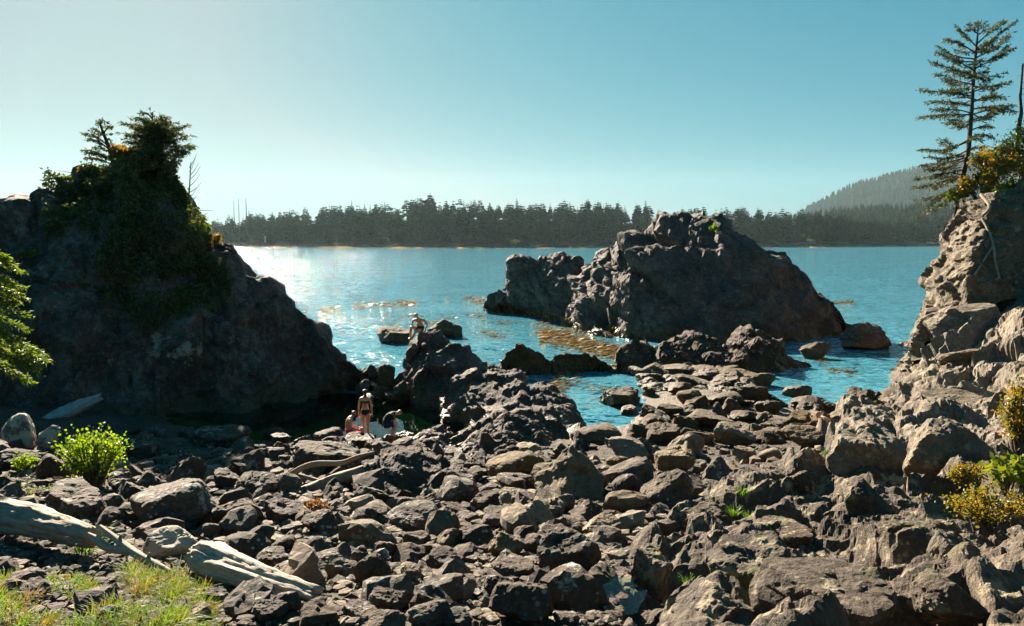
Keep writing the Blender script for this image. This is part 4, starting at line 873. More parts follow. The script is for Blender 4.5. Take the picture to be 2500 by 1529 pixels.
def shrub(name, c, rx, ry, rz, n, leaf, wid, mat, label, stems=14, rg=rgv, up=.5, parent_group=None, lump=.45, base=None, cat='shrub'):
    """stems from the base, leaves in uneven clumps at and near the stem ends"""
    c = np.asarray(c, float); b = np.asarray(base if base is not None else c - (0, 0, rz), float); o = empty(name, b, label, cat, parent_group)
    Sw, Sl = Soup(), Soup(); tips = []
    for k in range(stems):
        v = rg.normal(size=3); v[2] = abs(v[2]) * .9 - .25; v = unit(v) * rg.uniform(.55, 1.0); tp_ = c + v * (rx, ry, rz); md = b * .4 + tp_ * .6 + rg.normal(size=3) * .06 * rx + (0, 0, .12 * rz)
        pth = smooth_path([b + rg.normal(size=3) * (.10 * rx, .10 * ry, 0), md, tp_], 7); V, F = tube(pth - b, np.linspace(.014, .004, 7) * (1 + rz), 4); Sw.add(V, F); tips.append(pth)
    tips = np.array(tips)
    k = rg.integers(0, stems, n); t = 1 - rg.random(n) ** 1.6 * .6; i = np.minimum((t * 6).astype(int), 5); P = tips[k, i] + (tips[k, i + 1] - tips[k, i]) * (t * 6 - i)[:, None]
    P = P + rg.normal(size=(n, 3)) * np.array((rx, ry, rz)) * lump * .28
    D = unit(P - b) * up + rg.normal(size=(n, 3)) * .8
    blades(Sl, P - b, D, leaf * rg.uniform(.6, 1.25, n), wid * rg.uniform(.7, 1.2, n), rg, .3, .15)
    Sw.build('stems', MAT['twig_bark'], o)['kind'] = 'stuff'; Sl.build('foliage', MAT[mat] if isinstance(mat, str) else mat, o)['kind'] = 'stuff'; return o
# shrubs on the right headland
for (a, b, Y, rx, rz, n, m_, l) in [(2440,400,42,1.7,1.3,2600,'shrub_leaves','large olive shrub crowning the right cliff beside the spruce'),(2510,370,42,1.6,1.6,2200,'salal_leaves','tall green shrub at the right edge on the cliff top'),(2385,455,42,.9,.8,1300,'shrub_leaves','yellowish shrub at the foot of the cliff spruce'),(2455,470,41,1.0,.7,1200,'salal_leaves','low shrub hanging over the cliff lip at the right edge'),(2340,480,43,.6,.45,600,'salal_leaves','small leafy shrub under the leaning trunk of the spruce'),(2405,430,43,.7,.9,900,'stack_needles','young dark conifer scrub between spruce and cliff shrub')]:
    shrub('cliff_shrub', W(a, b, Y), rx, rx * .8, rz, n, .17, .06, m_, l, 16)
# pale exposed roots down the cliff
plain_mat('root_wood', [(.16, .12, .085), (.28, .22, .16)], .9, 4, .5, (1, 1, .3))
for i, (pts, r) in enumerate([([(2395,475),(2415,500),(2412,515),(2398,530),(2412,560),(2425,600),(2430,640),(2440,680)], .08), ([(2425,600),(2405,630),(2380,670)], .06)]):
    path = []
    for p_ in pts:
        d = ray(*p_); best = None
        q = CL_P.reshape(-1, 3); a_, b_ = px_of(q); j = np.argmin((a_ - p_[0]) ** 2 + (b_ - p_[1]) ** 2 + 4 * np.maximum(0, q[:, 1] - 41) ** 2); Yq = q[j, 1] - .18; path.append(W(*p_, Yq))
    V, F = tube(smooth_path(path, 30), np.linspace(r, r * .6, 30) * (1 + .2 * rgv.random(30)), 8); Sw = Soup(); Sw.add(V, F); tag(Sw.build('exposed_root', MAT['root_wood']), ['long pale tree root winding down the right cliff face', 'short pale root forking off low on the right cliff'][i], 'root')

# --- vegetation of the left stack: hanging shrubs over its face
q = LS_P[:, :LS_nf].reshape(-1, 3); qn = LS_N[:, :LS_nf].reshape(-1, 3); a_, b_ = px_of(q)
def in_poly(x, y, poly):
    ins = np.zeros(len(x), bool); n = len(poly)
    for i in range(n):
        x0, y0 = poly[i]; x1, y1 = poly[(i + 1) % n]; c_ = ((y0 > y) != (y1 > y)) & (x < (x1 - x0) * (y - y0) / (y1 - y0 + 1e-9) + x0); ins ^= c_
    return ins
veg = in_poly(a_ + 40 * fbm(q, .55, 4, 3), b_ + 45 * fbm(q, .5, 4, 13), [(140,470),(205,410),(300,380),(445,390),(470,500),(485,545),(515,600),(535,670),(520,760),(430,790),(340,800),(270,740),(215,660),(170,570),(135,520)])
vi = np.nonzero(veg)[0]
seeds = [(215,450),(290,430),(370,430),(440,450),(230,540),(310,530),(400,540),(460,560),(300,640),(390,650),(470,650),(350,720),(500,620)]
names = ['at its upper left edge','below the golden bush','under the bushy cedar','on its right edge near the top','left of its centre','in its upper middle','right of its upper middle','on the right edge halfway down','low on its left flank','in its lower middle','low on its right flank','lowest of all','by the notch before the bare knob']
own = np.argmin(np.stack([(a_[vi] - s[0]) ** 2 + (b_[vi] - s[1]) ** 2 for s in seeds]), 0)
for k in range(len(seeds)):
    ids_ = vi[own == k]
    if len(ids_) < 20: continue
    base_ = q[ids_].mean(0); o = empty('hanging_shrub', base_, f'dark green hanging shrub covering the left stack, {names[k]}', 'shrub', 'shrubs on the left stack')
    n = int(3200 * (1.0 if seeds[k][1] < 520 else .75 if seeds[k][1] < 600 else .6)); j = rgv.choice(ids_, n); j = j[fbm(q[j], .9, 3, 70) > (-1.0 if seeds[k][1] < 520 else -.4)]; n = len(j); lump = fbm(q[j], 1.1, 3, 40 + k)
    P = q[j] + qn[j] * (np.clip(.30 + .9 * lump, .02, .95) * rgv.random(n) ** .5)[:, None] + rgv.normal(size=(n, 3)) * .06
    D = qn[j] * .7 + np.array((0, 0, -.35)) + rgv.normal(size=(n, 3)) * .7
    Sl = Soup(); blades(Sl, P - base_, D, .19 * rgv.uniform(.6, 1.3, n), .05, rgv, .3, .2); Sl.build('foliage', MAT['stack_leaves' if k % 3 else 'stack_needles'], o)['kind'] = 'stuff'
    Sw = Soup()
    for m_ in range(9):
        a0 = q[rgv.choice(ids_)]; e = a0 + qn[ids_[0]] * .5 + rgv.normal(size=3) * .5; V, F = tube(smooth_path([a0, (a0 + e) / 2 + (0, 0, .1), e], 6) - base_, np.linspace(.03, .008, 6), 4); Sw.add(V, F)
    Sw.build('stems', MAT['twig_bark'], o)['kind'] = 'stuff'
# bushy cedar on top
def bushy(name, base, trunk_pts, crown, label, mat, n_br, rg, twig=.42):
    o = empty(name, base, label, 'tree'); b = np.asarray(base); Sw, Sb, Sl = Soup(), Soup(), Soup()
    tp_ = smooth_path(trunk_pts, 14); V, F = tube(tp_ - b, np.linspace(.17, .05, 14), 8); Sw.add(V, F)
    for (px_, py_, Y) in crown:
        tip = W(px_, py_, Y); i = int(np.clip(rg.integers(4, 13), 0, 13)); a = tp_[np.argmin(np.abs(tp_[:, 2] - (tip[2] - .5 * np.linalg.norm(tip[:2] - tp_[i, :2]))))]
        conifer_branch(Sb, Sl, smooth_path([a, a * .45 + tip * .55 + (0, 0, .15), tip], 8) - b, .045, rg, twig, .10, .17, 14, .25, .3, .026)
    Sw.build('trunk', MAT['bark'], o); Sb.build('branches', MAT['bark'], o); Sl.build('crown', MAT[mat], o); return o
crown = []
for k in range(95):
    t = rgv.random(); px_ = 375 + rgv.normal() * 42; top = 282 + abs(px_ - 370) ** 1.5 * .06; py_ = top + (420 - top) * rgv.random() ** 1.5; crown.append((float(np.clip(px_, 292, 462)), py_, 38.6 + rgv.uniform(-1.5, 1.5)))
crown += [(325,288,38.6),(345,278,38.6),(372,275,38.6),(405,286,38.4),(430,300,38.6),(455,305,38.6),(462,330,38.4),(470,360,38.5),(300,300,38.6),(296,325,38.3)]
bushy('cedar_tree', W(395, 430, 38.9), [W(395, 450, 38.9), W(392, 400, 38.8), W(380, 340, 38.7), (W(372, 290, 38.6))], crown, 'bushy dark cedar on top of the left stack', 'stack_needles', 0, rgv)
bushy('spruce_tree', W(285, 425, 38.6), [W(288, 440, 38.6), W(280, 395, 38.6), W(262, 350, 38.5), W(245, 305, 38.5)], [(206,326,38.5),(215,340,38.3),(204,366,38.4),(208,384,38.6),(212,375,38.2),(240,300,38.5),(258,298,38.4),(225,318,38.6),(275,312,38.3),(270,345,38.6),(230,360,38.5),(250,330,38.1),(222,372,38.0)], 'small wind-swept spruce with flat branches left of the bushy cedar', 'stack_needles', 0, rgv, .36)
shrub('golden_bush', W(297, 385, 38.0), .62, .5, .62, 1300, .17, .065, 'gold_leaves', 'golden-yellow bush glowing below the wind-swept spruce', 14)
shrub('golden_bush', W(225, 418, 38.2), .6, .5, .35, 700, .15, .055, 'gold_leaves', 'low yellow-green bush at the upper left lip of the left stack', 10)
shrub('leafy_bush', W(335, 400, 37.6), .8, .5, .5, 1100, .17, .06, 'stack_leaves', 'green bush in front of the cedar trunk on the left stack', 12)
shrub('leafy_bush', W(522, 590, 38.0), .42, .35, .55, 900, .13, .05, 'gold_leaves', 'backlit bush beside the bare knob of the left stack', 10)
shrub('leafy_bush', W(492, 560, 38.3), .4, .35, .7, 700, .13, .05, 'salal_leaves', 'sunlit leafy fringe on the right edge of the left stack', 10)
shrub('leafy_bush', W(172, 436, 37.8), .45, .3, .25, 420, .14, .05, 'young_needles', 'sunlit sprig above the leaning block of the left stack', 8)
shrub('fern', W(70, 622, 34.0), .35, .3, .2, 260, .2, .05, 'young_needles', 'small sunlit fern on the dark left flank of the stack', 8)
# leafless twigs at the right of the cedar
ds = empty('dead_shrub', W(458, 500, 38.6), 'leafless grey twigs sticking out right of the cedar', 'dead shrub'); b = np.array(ds.location); Sw = Soup()
V, F = tube(smooth_path([W(458,510,38.6), W(463,450,38.5), W(466,395,38.5)], 10) - b, np.linspace(.05, .015, 10), 5); Sw.add(V, F); Sw.build('stem', MAT['twig_bark'], ds); Sw = Soup()
for (x, y, ay) in [(490,405,440),(478,385,420),(488,425,455),(492,445,470),(480,460,480),(476,480,490),(472,505,505),(485,398,430),(480,375,410),(483,476,490)]:
    a = W(462, ay, 38.5); e = W(x, y, 38.5 + rgv.uniform(-.4, .4)); V, F = tube(smooth_path([a, (a + e) / 2 - (0, 0, .08), e], 6) - b, np.linspace(.022, .007, 6), 4); Sw.add(V, F)
Sw.build('twigs', MAT['twig_bark'], ds)['kind'] = 'stuff'

# --- spruce reaching in from the left edge
lt = empty('spruce_tree', on_ground(-190, 1190), 'spruce reaching in at the left edge with bright sunlit branches', 'tree'); b = np.array(lt.location); LY = b[1]
Sw, Sb, Sl = Soup(), Soup(), Soup(); top = W(-170, 520, LY); V, F = tube(smooth_path([b - (0, 0, .3), (b + top) / 2 + (.1, 0, 0), top], 14) - b, np.linspace(.16, .05, 14), 8); Sw.add(V, F); Sw.build('trunk', MAT['bark'], lt)
for (tx, ty, ay) in [(20,628,600),(45,660,630),(50,700,660),(40,735,700),(62,770,720),(55,800,760),(75,850,790),(105,862,800),(112,880,820),(95,905,840),(70,930,850),(20,690,640),(10,860,790),(30,910,850),(0,750,700),(85,890,810),(25,820,760),(58,725,680),(35,650,610)]:
    tip = W(tx, ty, LY + rgv.uniform(-.5, .5)); a = np.array((b[0] + (top[0] - b[0]) * .5, LY, W(-170, ay - 30, LY)[2])); conifer_branch(Sb, Sl, smooth_path([a, a * .4 + tip * .6 + (0, 0, .12), tip], 9) - b, .022, rgv, .30, .042, .10, 18, .3, .25, .015)
Sb.build('branches', MAT['bark'], lt); Sl.build('crown', MAT['young_needles'], lt)

# --- bushes on the beach
def bush_at(x0, y0, x1, y1, n, leaf, wid, mat, label, name='leafy_bush', stems=26, Y=None, depth=.8, up=.7):
    P = on_ground((x0 + x1) / 2, y1) if Y is None else W((x0 + x1) / 2, y1, Y); k = P[1] / F_PX; w = (x1 - x0) * k / 2; h = (y1 - y0) * k
    return shrub(name, P + (0, 0, h * .55), w * .95, w * depth, h * .48, n, leaf, wid, mat, label, stems, rgv, up, None, .5, P - (0, 0, .05))
bush_at(145,1025,312,1205,1700,.085,.030,'bush_leaves','bright green backlit leafy bush beside the domed boulder',stems=44)
bush_at(28,1105,98,1162,420,.075,.026,'bush_leaves','small bright green bush at the left edge below the speckled boulders',stems=16)
bush_at(2420,905,2560,1115,1500,.07,.026,'shrub_leaves','yellow-green shrub at the right edge above the salal',stems=26,Y=12.5)
bush_at(2310,1125,2425,1195,900,.045,.018,'shrub_leaves','small yellowish huckleberry shrub in the shade of the wedge block',stems=18,Y=11.5)
bush_at(2385,1100,2520,1200,160,.13,.055,'salal_leaves','broad-leaved salal with large glossy leaves at the right edge',stems=14,Y=10.8)
bush_at(2300,1185,2530,1295,1700,.045,.019,'shrub_leaves','low orange-tinged shrub spilling over the right outcrop',stems=30,Y=9.6)
# --- grass
def tuft(S, P, n, h, spread, rg, lean=(0, 0, 0), w=.006):
    """arching blades, three segments each"""
    for _ in range(n):
        a = rg.uniform(0, 6.28); d = np.array((math.cos(a), math.sin(a), 0)); l = h * rg.uniform(.5, 1.15); o = P + d * spread * rg.random() * .6
        v = unit(np.array((0, 0, 1.0)) + d * rg.uniform(.1, .8) + lean); s_ = unit(np.cross(v, d + (0, 0, .01))) * w * rg.uniform(.7, 1.4)
        p1 = o + v * l * .4; p2 = p1 + unit(v + d * .45 - (0, 0, .15)) * l * .35; p3 = p2 + unit(v + d * 1.1 - (0, 0, .7)) * l * .3
        S.add([o - s_, o + s_, p1 + s_, p1 - s_, p2 + s_ * .7, p2 - s_ * .7, p3], [(0, 1, 2), (0, 2, 3), (3, 2, 4), (3, 4, 5), (5, 4, 6)], 0)
for (px_, py_, h, n, m_, l) in [(2020,1132,.30,70,'fresh_grass','green grass tuft at the upper edge of the right outcrop'),(2080,1155,.24,50,'fresh_grass','grass tuft right of the topmost one on the right outcrop'),(2210,1160,.26,80,'fresh_grass','wide red-tipped grass tuft at the foot of the pale wedge block'),(2240,1165,.18,30,'fresh_grass','tiny grass tuft right of the wide red-tipped one'),(1812,1240,.22,50,'fresh_grass','grass tuft on the left crest of the right outcrop'),(1792,1255,.20,50,'fresh_grass','lower left grass tuft of the trio on the outcrop crest'),(1828,1268,.17,40,'fresh_grass','lower right grass tuft of the trio on the outcrop crest'),(1668,1345,.17,45,'grass_blades','yellowing grass tuft in a crack left of the tilted slab'),(1682,1428,.20,40,'fresh_grass','vivid green grass tuft low between the outcrop and the puddle'),(2072,1425,.16,60,'dry_grass','straw-coloured tuft above the broad bottom slab'),(1832,1490,.22,60,'dry_grass','dry golden tuft on the bottom edge block'),(2172,1435,.13,30,'dry_grass','small dry tuft right of the straw-coloured one'),(1950,1235,.15,30,'dry_grass','dry tuft in the middle of the right outcrop'),(1748,1206,.12,30,'dry_grass','small dry tuft near the pale tan rocks'),(2068,1212,.13,30,'fresh_grass','small green tuft beside the tall scarred block')]:
    P = on_ground(px_, py_); P[2] = max(P[2], surf_z(P[0], P[1])) - .03; S = Soup(); tuft(S, np.zeros(3), n, h, .13, rgv, w=.007); o = S.build('grass_tuft', MAT[m_]); o.location = P; tag(o, l, 'grass', 'grass tufts on the right outcrop')
P = on_ground(205, 1362); S = Soup(); tuft(S, np.zeros(3), 70, .62, .25, rgv, (.35, 0, 0), .007); o = S.build('grass_tuft', MAT['fresh_grass']); o.location = P; tag(o, 'tall arching grass tuft in front of the driftwood log end', 'grass')
P = on_ground(215, 1205); S = Soup(); tuft(S, np.zeros(3), 90, .6, .5, rgv, (.1, 0, 0), .006); o = S.build('grass_tuft', MAT['dry_grass']); o.location = P; tag(o, 'dry straw-coloured grass at the foot of the bright green bush', 'grass')
S = Soup(); S2 = Soup(); S3 = Soup()
for k in range(620):
    px_ = rgv.uniform(-60, 500); py_ = 1408 + 135 * rgv.random() + .06 * max(0, px_ - 300)
    if px_ < 120 and rgv.random() < .3: py_ -= 40
    den = fbm(np.array([[px_ / 90, py_ / 60, 0.]]), 1.0, 2, 5)[0]
    if den < (.0 if px_ < 250 else -.25): continue
    P = on_ground(px_, py_); h = rgv.uniform(.11, .28) * (1.3 if 220 < px_ < 450 else .95); tuft((S, S2, S2, S3, S)[k % 5], P, 26, h, .22, rgv, (.55, -.1, 0), .0045)
o = S.build('meadow_grass', MAT['grass_blades']); tag(o, 'yellow-green grass growing over the stones at the bottom left', 'grass', None, 'stuff')
tag(S2.build('meadow_grass', MAT['fresh_grass']), 'fresh green grass mixed into the bottom left patch', 'grass', None, 'stuff'); tag(S3.build('meadow_grass', MAT['dry_grass']), 'dry straw grass mixed into the bottom left patch', 'grass', None, 'stuff')
S = Soup()
for k in range(60): tuft(S, on_ground(rgv.uniform(-20, 170), rgv.uniform(1180, 1215)), 14, .22, .2, rgv, (.3, 0, 0), .006)
tag(S.build('meadow_grass', MAT['grass_blades']), 'short grass growing along the far side of the driftwood log', 'grass', None, 'stuff')
shrub('leafy_bush', W(1740, 555, 62) , .35, .3, .3, 160, .2, .08, 'bush_leaves', 'tiny bright green plant near the top of the domed island', 6)
shrub('leafy_bush', isl(np.array([1257.]), np.array([14.]))[0] + (0, 0, 3.2), 5, 3, 2.0, 500, 1.2, .4, 'young_needles', 'green scrub on a rock knoll of the far shore', 12)
shrub('leafy_bush', isl(np.array([1975.]), np.array([24.]))[0] + (0, 0, 3.0), 7, 3, 2.2, 500, 1.3, .4, 'young_needles', 'low scrub behind the pale log on the far shore', 12)

# ================================================================ DRIFTWOOD, KELP, PUDDLE
def wood_mat(name, cols, crack=.5):
    m, nt = new_mat(name); tc = N(nt, 'ShaderNodeUVMap'); uv = tc.outputs[0]
    mp = N(nt, 'ShaderNodeMapping'); mp.inputs['Scale'].default_value = (1.0, 9.0, 1); L(nt, uv, mp.inputs[0])
    n1 = noise(nt, mp.outputs[0], 3.0, 6, .7); n2 = noise(nt, uv, 5.0, 4, .6)
    f = math_n(nt, 'ADD', math_n(nt, 'MULTIPLY', n1, .65), math_n(nt, 'MULTIPLY', n2, .35))
    col = ramp(nt, f, [(.34, cols[0]), (.46, cols[1]), (.62, cols[2])])
    b = N(nt, 'ShaderNodeBsdfPrincipled', i_Roughness=.8); b.inputs['Specular IOR Level'].default_value = .25; L(nt, col, b.inputs['Base Color'])
    bp = N(nt, 'ShaderNodeBump', i_Strength=crack, i_Distance=.03); L(nt, n1, bp.inputs['Height']); L(nt, bp.outputs[0], b.inputs['Normal'])
    L(nt, b.outputs[0], N(nt, 'ShaderNodeOutputMaterial').inputs[0]); return m
wood_mat('bleached_wood', [(.06, .042, .028), (.24, .19, .14), (.36, .295, .225)], .9)
wood_mat('white_wood', [(.07, .05, .035), (.34, .28, .215), (.50, .42, .335)], .9)
wood_mat('brown_driftwood', [(.06, .042, .028), (.20, .148, .10), (.30, .23, .16)], .7)
wood_mat('grey_driftwood', [(.08, .07, .065), (.24, .22, .205), (.36, .34, .32)], .7)
def log(name, pts, rad, mat, parent=None, n=60, k=36, flute=.12, seed=0, squash=1.0, ends=.0):
    """log with fluted, cracked surface and uv along its length"""
    P = smooth_path(pts, n); R = np.interp(np.linspace(0, 1, n), np.linspace(0, 1, len(rad)), rad)
    T = unit(np.gradient(P, axis=0)); A = unit(np.cross(T, (0, 0, 1))); Bn = np.cross(A, T); th = np.arange(k) * 2 * math.pi / k
    s = np.linspace(0, 1, n) * np.linalg.norm(np.diff(P, axis=0), axis=1).sum()
    Q = np.stack((np.broadcast_to(np.cos(th) * 1.6, (n, k)), np.broadcast_to(np.sin(th) * 1.6, (n, k)), np.broadcast_to(s[:, None] * .5, (n, k))), -1).reshape(-1, 3)
    f = (fbm(Q + seed * 9.1, 1.6, 5, seed, .62)).reshape(n, k); g = (vnoise(Q * (4, 4, .6) + seed, seed + 3)).reshape(n, k)
    rr = R[:, None] * (1 + flute * f - flute * .8 * np.clip(-g - .25, 0, 1))
    sh = np.zeros((n, k))
    if ends: sh[0] = ends * R[0] * f[0] * 3; sh[1] = sh[0] * .6; sh[-1] = ends * R[-1] * f[-1] * 2
    V = P[:, None] + rr[..., None] * (np.cos(th)[None, :, None] * A[:, None] + squash * np.sin(th)[None, :, None] * Bn[:, None]) + sh[..., None] * T[:, None]
    V = np.concatenate((V.reshape(-1, 3), P[:1] + T[:1] * R[0] * .05, P[-1:] + T[-1:] * R[-1] * .05))
    i = np.arange(n - 1)[:, None] * k; j = np.arange(k)[None]; jn = (j + 1) % k
    Fq = np.stack((i + j, i + k + j, i + k + jn, i + jn), -1).reshape(-1, 4); j = np.arange(k); jn = (j + 1) % k
    Ft = np.concatenate((np.concatenate((Fq[:, [0, 1, 2]], Fq[:, [0, 2, 3]])), np.stack((jn, np.full(k, n * k), j), -1)[:, ::-1], np.stack(((n - 1) * k + j, np.full(k, n * k + 1), (n - 1) * k + jn), -1)))
    me = mesh_np(name, V, Ft, MAT[mat], True); uvl = me.uv_layers.new(name='UVMap')
    vu = np.concatenate((np.stack((np.repeat(s, k), np.tile(np.abs(th - math.pi) / math.pi * 1.2, n)), -1), [(0, .5), (s[-1], .5)])); li = np.empty(len(me.loops), np.int32); me.loops.foreach_get('vertex_index', li); uvl.data.foreach_set('uv', vu[li].astype(np.float32).ravel())
    return obj(name, me, parent)
def lift(px, py, dz=0.0):
    P = on_ground(px, py); return P + np.array((0, 0, dz))
def WY(px, py, Y): return W(px, py, Y)
o = log('driftwood_stump', [WY(482,1357,10.3), WY(508,1362,10.2), WY(545,1378,10.0), WY(620,1405,9.6), WY(700,1432,9.3), WY(770,1456,9.1)], [.19,.245,.225,.17,.14,.125], 'white_wood', None, 80, 56, .30, 3, .85, .35)
tag(o, 'bleached flared driftwood stump lying on the stones at the left', 'driftwood')
o = log('driftwood_log', [WY(-130,1228,12.6), WY(-40,1248,12.3), WY(60,1270,11.9), WY(150,1294,11.5), WY(225,1314,11.2)], [.26,.25,.23,.20,.15], 'bleached_wood', None, 80, 48, .22, 5)
tag(o, 'long thick weathered log entering from the left edge', 'driftwood')
r_ = empty('driftwood_branch', WY(340,1370,11.4), 'pale forked branch leaning on the end of the long log', 'driftwood'); b = np.array(r_.location)
def plog(n_, pts, rad, mat, par, **kw):
    o = log(n_, [np.asarray(p) - b for p in pts], rad, mat, par, **kw); return o
plog('stem', [WY(240,1285,11.1), WY(290,1322,10.9), WY(340,1358,10.6), WY(385,1382,10.4), WY(427,1402,10.25)], [.04,.05,.065,.06,.025], 'white_wood', r_, n=40, k=18, flute=.2, seed=7)
plog('fork', [WY(212,1304,11.0), WY(235,1318,10.95), WY(268,1340,10.85), WY(318,1346,10.72)], [.03,.055,.055,.05], 'white_wood', r_, n=24, k=16, flute=.2, seed=8)
for i_, (x, y, Y) in enumerate([(292,1305,10.9), (362,1350,10.5)]): plog('knot', [WY(x, y + 14, Y), WY(x + 3, y, Y)], [.035,.012], 'bleached_wood', r_, n=8, k=10, flute=.1, seed=9 + i_)
o = log('driftwood_pole', [WY(668,1226,17.4), WY(740,1202,17.5), WY(820,1172,17.6), WY(893,1146,17.7)], [.11,.13,.14,.11], 'brown_driftwood', None, 50, 24, .12, 11, 1, .3); tag(o, 'thick straight driftwood pole leaning up against the layered slab', 'driftwood')
o = log('driftwood_pole', [WY(648,1224,17.8), WY(685,1185,18.0), WY(715,1156,18.1), WY(765,1134,18.2), WY(832,1131,18.2), WY(872,1116,18.2), WY(915,1104,18.3)], [.06,.075,.075,.07,.065,.055,.03], 'brown_driftwood', None, 60, 16, .12, 12); tag(o, 'thin curving driftwood branch behind the straight pole', 'driftwood')
o = log('driftwood_pole', [WY(708,1160,18.3), WY(755,1172,18.3), WY(800,1184,18.2), WY(860,1200,18.0)], [.085,.09,.08,.06], 'brown_driftwood', None, 40, 20, .12, 13, 1, .3); tag(o, 'short driftwood pole crossing behind the straight pole', 'driftwood')
o = log('driftwood_log', [WY(885,1243,16.3), WY(920,1236,16.4), WY(972,1230,16.5)], [.09,.13,.12], 'grey_driftwood', None, 24, 20, .12, 14); tag(o, 'short pale log end wedged under the layered slab', 'driftwood')
o = log('driftwood_log', [WY(112,1040,27.2), WY(140,1020,27.6), WY(175,1002,28.0), WY(210,985,28.4), WY(245,970,28.8)], [.30,.34,.28,.22,.14], 'grey_driftwood', None, 50, 28, .28, 15, .8, .3); tag(o, 'silvery grey driftwood trunk leaning at the foot of the left stack', 'driftwood')
# dry weed on the angular boulder
leaf_mat('dry_weed', [(.07, .03, .010), (.13, .06, .018), (.20, .10, .035)], .35, .6, 4.0, (1.3, 1.1, .5))
c_ = W(772, 1238, 13.9); n = 150; S = Soup(); P = rgv.normal(size=(n, 3)) * (.085, .07, .04); blades(S, P, rgv.normal(size=(n, 3)) + (0, 0, .6), .10, .018, rgv, .3); o = S.build('dry_seaweed', MAT['dry_weed']); o.location = c_; tag(o, 'clump of dry orange-brown seaweed on top of the angular boulder', 'seaweed', None, 'stuff')
# floating kelp
m, nt = new_mat('kelp'); geo = N(nt, 'ShaderNodeNewGeometry'); col = ramp(nt, geo.outputs['Random Per Island'], [(.1, (.04, .02, .005)), (.5, (.15, .085, .014)), (.9, (.32, .19, .032))]); bs = N(nt, 'ShaderNodeBsdfPrincipled', i_Roughness=.35); L(nt, col, bs.inputs[0]); tl = N(nt, 'ShaderNodeBsdfTranslucent'); L(nt, col, tl.inputs[0]); ms = N(nt, 'ShaderNodeMixShader', i_0=.3); L(nt, bs.outputs[0], ms.inputs[1]); L(nt, tl.outputs[0], ms.inputs[2]); L(nt, ms.outputs[0], N(nt, 'ShaderNodeOutputMaterial').inputs[0])
def kelp(label, n, fpx, size, seed, thr=-.1, sx=40., sy=14.):
    rg = np.random.default_rng(seed); S = Soup(); P = []
    while len(P) < n:
        px_, py_ = fpx(rg)
        if fbm(np.array([[px_ / sx, py_ / sy, seed]]), 1.0, 3, seed)[0] + rg.normal() * .18 < thr: continue
        P.append(G(px_, py_, 0.0))
    P = np.array(P); P[:, 2] = rg.uniform(.005, .05, n); a = rg.uniform(-.7, .7, n) + .2; D = np.stack((np.cos(a), np.sin(a), rg.uniform(-.12, .3, n)), 1)
    l = size * rg.uniform(.5, 1.4, n); T = P + D * l[:, None]; T[:, 2] = np.maximum(T[:, 2], .003); sd = np.stack((-np.sin(a), np.cos(a), rg.uniform(-.5, .5, n)), 1) * (l * .11)[:, None]; md = (P + T) / 2 + (0, 0, .02)
    V = np.stack((P, md + sd, T, md - sd), 1).reshape(-1, 3); i = np.arange(n)[:, None] * 4; S.add(V, np.concatenate((i + np.array([[0, 1, 2]]), i + np.array([[0, 2, 3]])))); tag(S.build('kelp', MAT['kelp']), label, 'kelp', None, 'stuff')
def tri(x0, y0, x1, y1): return lambda rg: (x0 + (x1 - x0) * rg.random(), y0 + (y1 - y0) * rg.random())
def band(pts, w):
    pts = np.array(pts, float)
    def f(rg):
        t = rg.random() * (len(pts) - 1); i = int(t); p = pts[i] + (pts[i + 1] - pts[i]) * (t - i); return p[0], p[1] + rg.normal() * w
    return f
kelp('thick golden kelp bed between the reef and the domed island', 2600, band([(1310,818),(1370,828),(1430,845),(1500,862),(1560,868)], 11), .5, 1, -.6)
kelp('kelp drifting in the shallows left of the domed island', 420, tri(1130,785,1420,838), .45, 2, .05)
kelp('line of kelp on the sea left of centre', 620, band([(740,768),(800,757),(880,748),(960,742),(1010,740)], 5), .5, 3, -.1)
kelp('loose kelp around the small rocks by the seated man', 220, tri(930,768,1180,800), .45, 4, .1)
kelp('kelp floating in the inlet before the reef', 420, band([(1310,948),(1360,940),(1420,935),(1480,945),(1500,960)], 12), .32, 5, -.05)
kelp('kelp drifting offshore above the seated man', 200, tri(1080,725,1200,745), .5, 6, .1)
kelp('few kelp strands in the right channel', 120, band([(1990,855),(2000,890),(2030,905),(2090,910)], 6), .35, 7, .15)
kelp('kelp strands near the right cliff', 110, band([(2170,905),(2190,920),(2185,880)], 6), .35, 8, -.3)
kelp('kelp offshore right of the domed island', 160, tri(2010,725,2080,745), .5, 9, .1)
# wet weed fringe along the foot of the domed island and the cliff
def fringe(label, surf, zlo, zhi, n, size, seed, xmin=-1e9, xmax=1e9):
    rg = np.random.default_rng(seed); q_ = surf.reshape(-1, 3); k = np.nonzero((q_[:, 2] > zlo) & (q_[:, 2] < zhi) & (q_[:, 0] > xmin) & (q_[:, 0] < xmax))[0]
    if len(k) == 0: return
    j = rg.choice(k, n); S = Soup(); P = q_[j] + rg.normal(size=(n, 3)) * .06 + (0, -.05, 0); blades(S, P, np.array((0, -.7, -.8)) + rg.normal(size=(n, 3)) * .5, size * rg.uniform(.5, 1.3, n), size * .14, rg, .4); tag(S.build('rockweed', MAT['kelp']), label, 'seaweed', None, 'stuff')
fringe('brown rockweed along the waterline of the domed island', BR_P, .05, .8, 900, .5, 11, -3, 9)
fringe('brown rockweed along the waterline of the right cliff', CL_P, -.1, .6, 300, .4, 12)
fringe('brown rockweed along the waterline of the reef', RF_P, .0, .4, 250, .35, 13)
